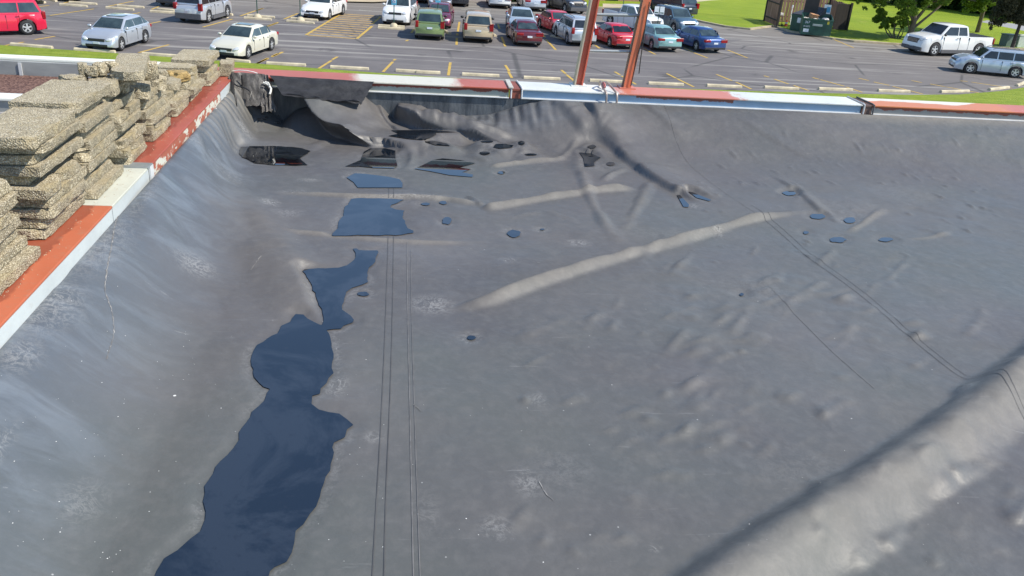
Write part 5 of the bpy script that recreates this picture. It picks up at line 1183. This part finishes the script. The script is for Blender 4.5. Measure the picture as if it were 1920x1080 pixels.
bm = B(); abox(bm, -.39, .012, -.06, .03, -.002, .006, bev=.002); obj('plate', bm, M_GALV, t); bm = B(); abox(bm, .0045, .014, -.03, .03, -.09, -.001); obj('face_plate', bm, M_LIP, t)
# wall below and building body
M_WALLB = simple('building_wall', (.30, .27, .24), .8)
bd = thing('building', 'low building carrying the black membrane roof', 'building', (4, 4, 0))
bm = B(); abox(bm, XL-4-.36, 7, -8, YF+.26-4, 0, Z0-.1); obj('wall', bm, M_WALLB, bd)
# inner lining of the far wall under the beam (left part) and torn corner
s = NB('torn_lining', .5, .5); n_ = s.noise(9, s.pos((1, 1, .25)), det=6, ro=.7)
s.col(s.mix(s.ramp(n_, [(.4, 0), (.65, 1)]), (.035, .042, .052), (.11, .12, .13))); s.bump(n_, .02, .5); M_LIN = s.m
bm = B(); abox(bm, XL-.02, 1.25, YF+.004, YF+.03, Z0-.05, ZC-.085)
lin = obj('wall_lining', bm, M_LIN); tag(lin, 'dark rubber lining hanging on the wall under the far beam left of the joint', 'wall lining')
s = NB('lining_grey', .5, .5); n_ = s.noise(14, s.pos((1, 1, .4)), det=6, ro=.7)
s.col(s.mix(s.ramp(n_, [(.4, 0), (.62, 1)]), (.12, .112, .105), (.24, .225, .21))); s.bump(n_, .02, .5); M_LING = s.m
def wallpatch(name, P, H0, Yp, m, label, cat, amp=.02, n=(26, 16), seed=0, lean=0.0, thick=.004):
    """cloth patch hanging near the far wall: four photo corners (tl, tr, br, bl) on a vertical plane"""
    c4 = [np.array(ptY(x, y, Yp+(lean if k in (2, 3) else 0))) for k, (x, y) in enumerate(P)]
    bm = B(); G = []
    rj = random.Random(seed)
    for i in range(n[1]+1):
        v = i/n[1]; row = []
        for j in range(n[0]+1):
            u = j/n[0]; p = (c4[0]*(1-u)+c4[1]*u)*(1-v)+(c4[3]*(1-u)+c4[2]*u)*v
            nn = mnoise.noise(Vector((u*3+seed, v*2, seed*.7)))*amp*1.4+mnoise.noise(Vector((u*9, v*5+seed, 3)))*amp*.35
            e = (mnoise.noise(Vector((u*7, seed, 1)))*.02 if i == n[1] else 0)
            row.append(bm.verts.new((p[0]+(mnoise.noise(Vector((v*6, seed, 2)))*.015 if j in (0, n[0]) else 0), p[1]-abs(nn)-.004+0*v, p[2]+e)))
        G.append(row)
    for i in range(n[1]):
        for j in range(n[0]): bm.faces.new((G[i][j], G[i+1][j], G[i+1][j+1], G[i][j+1]))
    bmesh.ops.solidify(bm, geom=bm.faces[:], thickness=thick)
    bmesh.ops.recalc_face_normals(bm, faces=bm.faces[:])
    return obj(name, bm, m, None, 60), c4
flap, _ = wallpatch('torn_flap', [z8(132, 92), z8(372, 108), z8(392, 330), z8(180, 345)], HC, YF-.05, M_LING, '', '', .03, seed=2, lean=-.16)
tag(flap, 'grey cracked rubber flap hanging over the torn corner', 'rubber flap')
flap2, _ = wallpatch('torn_flap', [z8(88, 160), z8(138, 96), z8(178, 345), z8(112, 435)], HC, YF-.13, M_LING, '', '', .03, seed=5, lean=-.28)
tag(flap2, 'narrow crumpled rubber flap at the far end of the left parapet', 'rubber flap')
flap3, _ = wallpatch('torn_flap', [z8(352, 108), z8(402, 112), z8(455, 370), z8(352, 380)], HC, YF-.04, M_LING, '', '', .05, seed=8, lean=-.2)
tag(flap3, 'crumpled vertical strip of rubber and tar right of the cracked flap', 'rubber flap')
M_MEM2 = M_LING.copy(); M_MEM2.name = 'old_rubber'
s = NB('dark_drape', .5, .5); n_ = s.noise(10, det=5, ro=.6); s.col(s.mix(s.ramp(n_, [(.4, 0), (.65, 1)]), (.045, .045, .048), (.085, .085, .088))); s.bump(s.noise(22, det=5, ro=.7), .02, .35); M_DRP = s.m
flap4, _ = wallpatch('hanging_flap', [z8(408, 118), z8(1160, 165), z8(1070, 322), z8(500, 262)], HC, YF-.02, M_DRP, '', '', .022, n=(48, 16), seed=13, lean=-.26)
tag(flap4, 'wide dark rubber flap hanging from the red beam with a ragged lower edge', 'rubber flap')
# crack and tar lines, white sealant bits: tubes lying on the flaps
def wire(name, P, Yp, r, m, label, cat, off=.0, leans=None):
    pts = []
    for k, (x, y) in enumerate(P):
        pts.append(ptY(x, y, Yp-off-(leans[k] if leans else 0)))
    base = pts[0].copy(); bm = B(); tube(bm, [p-base for p in pts], r, 6); o = obj(name, bm, m, None, 60); o.location = base; return tag(o, label, cat)
M_TAR = simple('tar', (.012, .012, .013), .35); M_CAULK = simple('white_sealant', (.62, .62, .58), .6)
wire('tar_seam', [z8(203, 118), z8(208, 180), z8(202, 212)], YF-.13, .006, M_TAR, 'short vertical black tar line on the cracked flap', 'tar line')
wire('tar_seam', [z8(130, 165), z8(170, 195), z8(230, 212), z8(275, 240), z8(262, 300)], YF-.17, .006, M_TAR, 'black tar line running diagonally across the cracked flap', 'tar line', 0, [0, .01, .03, .05, .08])
wire('sealant_strip', [z8(132, 90), z8(180, 83), z8(240, 86), z8(290, 96), z8(318, 106)], YF-.03, .004, M_CAULK, 'white sealant strip along the top of the cracked flap', 'sealant')
wire('rope', [z8(358, 172), z8(380, 180), z8(402, 195), z8(415, 215), z8(412, 240), z8(405, 255)], YF-.13, .009, M_CAULK, 'twisted white rope end hanging on the crumpled strip', 'rope', 0, [0, 0, .02, .03, .05, .06])
wire('rope', [z8(372, 168), z8(395, 172), z8(405, 190)], YF-.16, .006, M_CAULK, 'short white rope loop above the twisted rope end', 'rope')
hem = [z8(495, 262), z8(540, 255), z8(620, 262), z8(680, 282), z8(740, 275), z8(790, 292), z8(850, 302), z8(930, 306), z8(1010, 300), z8(1050, 306), z8(1064, 328)]
wire('torn_hem', hem, YF-.27, .007, M_TAR, 'ragged black hem under the wide hanging flap', 'hem')
# rubble of tar at the foot of the corner
M_CRUD = simple('tar_rubble', (.055, .052, .05), .6, 0, .5, 8, bump=.01)
bm = B(); rs = random.Random(8)
for k in range(42):
    px_ = rs.uniform(330, 470); py_ = 375+abs(px_-400)*.1+rs.uniform(-20, 85); p = pt(*z8(px_, py_), HM-.03); r_ = bmesh.ops.create_icosphere(bm, subdivisions=1, radius=1); sc_ = rs.uniform(.008, .024)
    z_ = hat(p.x, p.y)+sc_*.3
    for v in r_['verts']: v.co = Vector((p.x, p.y, z_))+Vector((v.co.x*1.5, v.co.y, v.co.z*.6))*sc_*(1+.6*mnoise.noise(v.co*3+p*9))
cr = obj('tar_rubble', bm, M_CRUD); tag(cr, 'crumbled tar bits at the foot of the torn corner', kind='stuff')
# ---------------------------------------------------------------- steel posts, rails, cable
M_PRED = painted('post_red', (.52, .11, .065), [], 0, .55); M_PORG = painted('post_orange', (.60, .16, .075), [], 0, .5); M_PPALE = simple('post_pale', (.40, .33, .25), .6, var=.2, sc=3)
fr = thing('steel_frame', 'pair of leaning red steel posts joined by grey pipes, standing on the far parapet', 'steel frame', tuple(ptY(1082, 160, YF+.25)))
fb = fr.location.copy()
def lean_post(xb, yb, xt, yt, parts, yp, Hs=3.0):
    b = ptY(xb, yb, yp); tpt = ptY(xt, yt, yp); d = (tpt-b); k = (Hs)/d.z; d = d*k; b.z = ZC
    for nm, (cx0, cx1), (cy0, cy1), m in parts:
        bm = B(); vs = abox(bm, cx0, cx1, cy0, cy1, 0, 1)
        for v in vs: v.co = b-fb+Vector((v.co.x, v.co.y, 0))+d*v.co.z
        obj(nm, bm, m, fr)
    bm = B(); vs = abox(bm, -.07, .07, -.06, .08, 0, .008)
    for v in vs: v.co += b-fb
    obj('base_plate', bm, m_topB, fr)
lean_post(1084, 160, 1115.5, 0, [('pale_flange', (-.040, -.028), (-.035, .05), M_PPALE), ('web', (-.028, .022), (.0, .012), M_PRED), ('red_flange', (.022, .034), (-.035, .05), M_PRED)], YF+.25)
lean_post(1174.5, 163, 1212, 0, [('front_flange', (-.036, .030), (-.036, -.026), M_PORG), ('web', (.024, .034), (-.026, .04), M_PRED), ('rear_flange', (-.036, .030), (.04, .05), M_PPALE)], YF+.25)
for y_, r_ in ((96, .009), (28, .011)):
    a = ptY(1090+(160-y_)*.197, y_-1, YF+.27); b = ptY(1177+(163-y_)*.23, y_+1, YF+.27)
    bm = B(); tube(bm, [a-fb, b-fb], r_*1.2, 10); obj('cross_pipe', bm, M_GALV, fr, 60)
for P in ([z6(735, 20), z6(690, 280), z6(660, 400), z6(600, 620), z6(548, 862)], [z6(690, 290), z6(670, 420), z6(645, 600), z6(630, 735)]):
    bm = B(); tube(bm, [ptY(x, y, YF+.2)-fb for x, y in P], .0045, 6); obj('cable', bm, M_BLK, fr, 60)
# bent rod clamps hanging over the middle beam
def bent(name, label, P, r, m):
    base = Vector(P[0]); bm = B(); tube(bm, [Vector(p)-base for p in spline(P, 3)], r, 6); o = obj(name, bm, m, None, 60); o.location = base; return tag(o, label, 'clamp', 'bent rods hooked over the middle beam')
c1 = ptY(1137, 178, YF-.03); zt_ = ZC
M_ROD = simple('rod_metal', (.36, .30, .27), .45, .5, .2); M_RODR = simple('rod_red', (.42, .13, .12), .5)
bent('bent_rod', 'left bent rod with a pinkish cloth hooked over the middle beam', [(c1.x-.005, YF+.26, zt_+.01), (c1.x-.03, YF+.12, zt_+.07), (c1.x-.01, YF, zt_+.015), (c1.x, YF-.035, zt_-.01), (c1.x, YF-.04, zt_-.10), (c1.x-.03, YF-.06, zt_-.115), (c1.x-.06, YF-.05, zt_-.10)], .009, M_ROD)
bent('bent_rod', 'right bent rod hooked over the middle beam', [(c1.x, YF+.26, zt_+.02), (c1.x+.03, YF+.14, zt_+.06), (c1.x+.075, YF+.02, zt_+.02), (c1.x+.09, YF-.035, zt_-.01), (c1.x+.09, YF-.04, zt_-.09), (c1.x+.05, YF-.045, zt_-.098)], .009, M_ROD)
bm = B(); r_ = bmesh.ops.create_icosphere(bm, subdivisions=3, radius=1)
for v in bm.verts: v.co = Vector((v.co.x*.016, v.co.y*.05, v.co.z*.03))*(1+.4*mnoise.noise(v.co*2.5))
o = obj('cloth_wrap', bm, M_RODR, None, 60); o.location = (c1.x-.012, YF+.06, zt_+.045); tag(o, 'pinkish red cloth knotted round the left bent rod', 'cloth')
# ---------------------------------------------------------------- slabs on the left parapet
def slab(cx, cy, ztop, lx, ly, th, rz, label, tilt=(0, 0), group='concrete slabs piled on the left parapet', seed=0, chip=0):
    rj = random.Random(seed*13+5); bm = B(); nx, ny, nz = max(3, int(lx/.03)), max(3, int(ly/.03)), 3
    bmesh.ops.create_cube(bm, size=1)
    for v in bm.verts: v.co = Vector((v.co.x*lx, v.co.y*ly, v.co.z*th))
    es = bm.edges[:]
    ex = [e for e in es if abs((e.verts[0].co-e.verts[1].co).x) > .001]; ey = [e for e in es if abs((e.verts[0].co-e.verts[1].co).y) > .001]; ez = [e for e in es if abs((e.verts[0].co-e.verts[1].co).z) > .001]
    bmesh.ops.subdivide_edges(bm, edges=ex, cuts=nx-1, use_grid_fill=True)
    bmesh.ops.subdivide_edges(bm, edges=[e for e in bm.edges if abs((e.verts[0].co-e.verts[1].co).y) > ly*.9], cuts=ny-1, use_grid_fill=True)
    bmesh.ops.subdivide_edges(bm, edges=[e for e in bm.edges if abs((e.verts[0].co-e.verts[1].co).z) > th*.9], cuts=nz-1, use_grid_fill=True)
    sd = Vector((seed*1.7, seed*.9, seed*.3)); cc = [Vector((rj.choice((-1, 1))*lx/2, rj.choice((-1, 1))*ly/2, rj.choice((-.3, 1))*th/2)) for _ in range(2+chip)]
    for v in bm.verts:
        p = v.co.copy(); ed = sum((abs(p.x) > lx/2-.002, abs(p.y) > ly/2-.002, abs(p.z) > th/2-.002))
        n_ = mnoise.noise(p*34+sd)*.0022+mnoise.noise(p*9+sd)*.0018
        dr = Vector((p.x/lx*2, p.y/ly*2, p.z/th*1.2)); v.co += dr*n_
        if ed >= 2: v.co -= Vector((math.copysign(1, p.x)*(abs(p.x) > lx/2-.002), math.copysign(1, p.y)*(abs(p.y) > ly/2-.002), math.copysign(1, p.z)*(abs(p.z) > th/2-.002)))*(.0008+.0045*max(0, mnoise.noise(p*17+sd*2)))
        for c_ in cc:
            d_ = (p-c_).length; rr_ = .045+chip*.015
            if d_ < rr_: v.co += (Vector((0, 0, -.2*th))-c_).normalized()*(rr_-d_)*.55
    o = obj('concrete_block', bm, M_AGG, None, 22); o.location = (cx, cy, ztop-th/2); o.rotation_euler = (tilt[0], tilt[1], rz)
    return tag(o, label, 'concrete block', group)
ORD = ['bottom', 'second', 'third', 'fourth', 'fifth', 'sixth', 'seventh', 'eighth', 'ninth', 'tenth', 'eleventh', 'twelfth']
XR = -1.467; sid = [0]
def stack(y0, y1, n, name, wdt=.27, th=.0425, xr=XR, zb_=ZC, jit=1.0, shift=None, split=(), ko=0):
    z = zb_; rj = random.Random(int(y0*100))
    for k in range(n):
        sid[0] += 1; t_ = th*rj.uniform(.93, 1.07); dx = rj.uniform(-.030, .014)*jit; dy = rj.uniform(-.025, .025)*jit; ly = (y1-y0)*rj.uniform(.95, 1.0); z += t_+.0035
        if shift and k in shift: dx += shift[k][0]; dy += shift[k][1]
        pos = 'bottom slab' if k+ko == 0 else ('uppermost full slab' if k == n-1 else ORD[k+ko]+' slab from the bottom')
        if k in split:
            l1 = ly*split[k]-.006; l2 = ly*(1-split[k])-.006
            slab(xr-wdt/2+dx, y0+l1/2+dy, z, wdt, l1, t_, rj.uniform(-.03, .03), f'near half of the broken {ORD[k+ko]} slab from the bottom of {name}', seed=sid[0], chip=1)
            slab(xr-wdt/2+dx-.01, y0+l1+.012+l2/2+dy, z-.001, wdt, l2, t_, rj.uniform(-.04, .04), f'far half of the broken {ORD[k+ko]} slab from the bottom of {name}', seed=sid[0]+90, chip=1)
        else: slab(xr-wdt/2+dx, (y0+y1)/2+dy, z, wdt, ly, t_, rj.uniform(-.025, .025)*jit, f'{pos} of {name}', seed=sid[0], chip=(1 if rj.random() < .35 else 0))
    return z
n0 = 'the nearest stack'
stack(2.86, 3.38, 1, n0+', resting on the orange coping', shift={0: (.03, .02)})
zs0 = stack(2.80, 3.36, 7, n0, ko=1, zb_=ZC+.047, shift={0: (-.03, 0), 1: (-.05, 0), 2: (-.02, 0), 5: (-.06, .02), 6: (-.07, -.02)}, split={3: .45})
n1 = 'the second nearest stack'
zs1 = stack(3.54, 4.03, 9, n1, shift={0: (0, .01), 3: (.0, 0), 5: (-.05, .03), 6: (-.01, .02), 7: (-.03, .02), 8: (.0, .02)}, split={4: .5})
slab(XR-.13, 3.75, zs1+.046, .27, .51, .045, .01, 'largest topmost slab of the second nearest stack', seed=201)
n2 = 'the third nearest stack'
zs2 = stack(4.05, 4.50, 9, n2, shift={4: (.012, 0), 8: (-.01, 0)}, split={2: .4})
slab(XR-.145, 4.27, zs2+.047, .29, .50, .046, -.02, 'widest topmost slab of the third nearest stack', seed=202)
n3 = 'the fourth nearest stack'
zs3 = stack(4.60, 5.00, 8, n3, xr=XR, shift={3: (-.02, 0), 6: (-.03, 0), 7: (-.05, 0)}, split={1: .35, 5: .5})
n4 = 'the fifth nearest stack'
zs4 = stack(5.07, 5.52, 6, n4, shift={0: (.01, 0), 2: (.01, 0)}, split={1: .3})
n5 = 'the third farthest stack'
zs5 = stack(5.66, 6.10, 3, n5, shift={2: (-.05, -.03)}, split={2: .3})
n6 = 'the second farthest stack'
zs6 = stack(6.12, 6.56, 3, n6, split={2: .5})
n7 = 'the farthest stack'
zs7 = stack(6.66, 7.08, 3, n7+', next to the torn corner', shift={2: (-.015, .01)}, jit=.6)
slab(XR-.135, 6.90, zs7+.049, .27, .46, .047, .02, 'topmost dark slab of the farthest stack, next to the torn corner', seed=203)
slab(XR+.035, 7.16, ZC+.105, .10, .22, .10, .08, 'pale upright block leaning at the far end of the piles', tilt=(0, .1), seed=204, chip=1, group=None)
# loose slabs and blocks on the tops
def slab_px(P, H, th, label, seed, chip=1, tilt=(0, 0)):
    """top face corners in the photo (near left, near right, far right, far left), lying at depth H below the camera"""
    q = [pt(x, y, H) for x, y in P]; c_ = sum(q, Vector())/4; u_ = (q[1]-q[0]+q[2]-q[3])/2; v_ = (q[3]-q[0]+q[2]-q[1])/2
    rz = math.atan2(v_.y, v_.x)-PI/2
    return slab(c_.x, c_.y, CAMZ-H, u_.length, v_.length, th, rz, label, tilt=tilt, seed=seed, chip=chip)
slab_px([za(705, 305), za(905, 345), za(985, 262), za(800, 252)], 1.01, .07, 'thick slab lying crosswise on the fourth nearest stack with a dark broken front', 211)
slab_px([za(925, 215), za(1125, 262), za(1165, 95), za(1005, 72)], .965, .045, 'high slab pointing at the silver hatchback from the fourth nearest stack', 213)
slab_px([za(905, 250), za(1065, 285), za(1085, 215), za(945, 195)], .99, .05, 'slab wedged under the high slab of the fourth nearest stack', 212)
slab(XR-.08, 5.16, zs4+.055, .16, .20, .07, .2, 'square block on the near end of the fifth nearest stack', tilt=(0, .05), seed=214, chip=2)
slab(XR-.03, 5.40, zs4+.05, .12, .18, .05, .5, 'wedge shaped block leaning on the fifth nearest stack', tilt=(.25, .2), seed=215, chip=2)
slab(XR-.21, 5.45, zs4+.06, .15, .22, .055, -.2, 'brownish block on the far end of the fifth nearest stack', seed=216, chip=2)
slab(XR-.12, 5.98, zs5+.045, .16, .22, .045, .1, 'small pale slab on the third farthest stack', seed=217, chip=1)
slab(XR-.17, 6.46, zs6+.05, .26, .20, .05, .05, 'short slab on the second farthest stack under its shaded gap', seed=218, chip=1)
slab_px([za(480, 325), za(640, 335), za(700, 262), za(560, 250)], 1.0, .045, 'worn crumbly slab behind the topmost slab of the third nearest stack', 219, 2)
def chunk(x, y, z, s_, seed, label, m=M_AGG):
    bm = B(); bmesh.ops.create_icosphere(bm, subdivisions=4, radius=1); sd = Vector((seed*3.1, seed, 2))
    for v in bm.verts:
        p = v.co.copy(); r_ = 1+.38*mnoise.noise(p*1.3+sd)+.20*mnoise.noise(p*3.2+sd)+.08*mnoise.noise(p*8+sd)
        v.co = Vector((max(-.82, min(.82, p.x*r_))*s_[0], max(-.8, min(.85, p.y*r_))*s_[1], max(-.7, min(.75, p.z*r_))*s_[2]))
    o = obj('rubble_chunk', bm, m, None, 50); o.location = (x, y, z+s_[2]*.66); o.rotation_euler = (0, 0, seed); return tag(o, label, 'rubble', 'broken concrete lumps on the slab piles')
M_SPONGE = simple('yellow_lump', (.36, .25, .10), .9, 0, .5, 30, bump=.01)
def chunk_px(x, y, H, s_, seed, label, m=M_AGG):
    p = pt(x, y, H); chunk(p.x, p.y, CAMZ-H, s_, seed, label, m)
for k, (x, y, H, s_, lb) in enumerate([(157, 141, 1.0, (.028, .04, .045), 'leftmost upright rubble lump beyond the third nearest stack'), (172, 142, 1.0, (.03, .04, .035), 'second rubble lump from the left beyond the third nearest stack'),
     (188, 139, 1.0, (.045, .05, .042), 'biggest rounded rubble lump beyond the third nearest stack'), (206, 135, 1.0, (.035, .04, .04), 'whitish rubble lump left of the high slab'), (216, 134, 1.0, (.02, .03, .03), 'small rubble lump touching the high slab'),
     (135, 152, 1.0, (.06, .06, .02), 'flat crumbled lump at the far edge of the third nearest stack'), (278, 148, 1.08, (.055, .07, .07), 'large rounded lump right of the high slab'), (231, 172, 1.1, (.035, .05, .035), 'brown lump wedged at the far side of the fourth nearest stack'),
     (256, 150, 1.08, (.035, .05, .03), 'lump in the shaded gap below the high slab'), (303, 150, 1.22, (.04, .05, .045), 'grey lump left of the topmost dark slab of the farthest stack')]):
    chunk_px(x, y, H, s_, k*1.3+.4, lb)
chunk(-1.56, 6.18, zs6, (.08, .08, .045), 2.2, 'yellow brown spongy lump on the second farthest stack', M_SPONGE)
# wet red stain patches are part of the paint; loose crumbs on the coping
bm = B(); rs = random.Random(6)
for k in range(170):
    y_ = rs.uniform(2.6, 6.9); x_ = XR+.005+abs(rs.gauss(0, .03)); r_ = rs.uniform(.0008, .0026)
    if x_ > XL-.01: continue
    q = bmesh.ops.create_icosphere(bm, subdivisions=1, radius=r_)
    for v in q['verts']: v.co += Vector((x_, y_, ZC+r_*.5))
struct('crumbs', bm, simple('crumb', (.42, .34, .24), .9), 'small concrete crumbs along the foot of the slab piles', kind='stuff')
# ---------------------------------------------------------------- lower roof at the left
zl = ZC-.13
s = NB('brown_gravel', .95, .2); v_ = s.vor(55, out='Color'); s.col(s.mix(s.sep(v_)[0], (.085, .045, .038), (.20, .12, .095))); s.bump(s.vor(55), .012, .8); M_BGR = s.m
s = NB('grey_gravel', .95, .2); v_ = s.vor(45, out='Color'); s.col(s.mix(s.sep(v_)[0], (.14, .14, .15), (.38, .37, .37))); s.bump(s.vor(45), .015, .9); M_GGR = s.m
M_GWALL = NB('grey_flashing', .6); s = M_GWALL; s.col(s.mix(s.ramp(s.noise(3, s.pos((1, 1, 3)), det=5), [(.35, 0), (.7, 1)]), (.20, .21, .21), (.30, .31, .30))); M_GWALL = s.m
yq = pt(0, 176, HC+.05).y
fy0 = pt(40, 141, HC+.13).y
struct('gravel_roof', sheet([[(-14, yq-.02), (XL-.39, yq-.02), (XL-.39, fy0+.03), (-14, fy0+.03)]], zl), M_BGR, 'brown gravel roof behind the slab piles')
struct('gravel_roof', sheet([[(-14, -3), (XL-.39, -3), (XL-.39, yq-.04), (-14, yq-.04)]], zl-.02), M_GGR, 'grey gravel roof left of the slab piles')
M_COP = simple('white_coping', (.68, .68, .62), .4, var=.1, sc=1)
yo = pt(40, 107, HC).y
t = thing('parapet_wall', 'grey parapet with a white metal coping behind the brown gravel roof', 'parapet', (-8, yo, zl))
def pb(nm, x0, x1, y0, y1, z0_, z1_, m, bev=0):
    bm = B(); abox(bm, x0+8, x1+8, y0-yo, y1-yo, z0_-zl, z1_-zl, bev=bev); return obj(nm, bm, m, t)
pb('wall', -14, XL-.42, fy0, max(yo, fy0)+.07, zl-.3, ZC-.0225, M_GWALL)
pb('coping', -14.02, XL-.41, yo-.03, yo+.09, ZC-.022, ZC, M_COP, .006)
bm = B(); xs_ = pt(82, 138, HC+.2).x
abox(bm, xs_-.012+8, xs_+.012+8, fy0-yo-.012, fy0-yo-.001, .0, .10); obj('flashing_seam', bm, M_LIP, t)
t = thing('parapet_wall', 'low divider with a white coping between the brown and the grey gravel', 'parapet', (-8, yq, zl)); yo = yq
pb('wall', -14, XL-.42, yq-.10, yq+.02, zl-.3, ZC-.072, M_GWALL); pb('coping', -14.02, XL-.41, yq-.12, yq+.04, ZC-.071, ZC-.05, M_COP, .006)
bd2 = thing('building', 'lower gravel roofed wing at the left', 'building', (-8, 2, 0)); bm = B(); abox(bm, -6, 8+XL-.38, -5, YF+.2-2, 0, zl-.31); obj('wall', bm, M_WALLB, bd2)
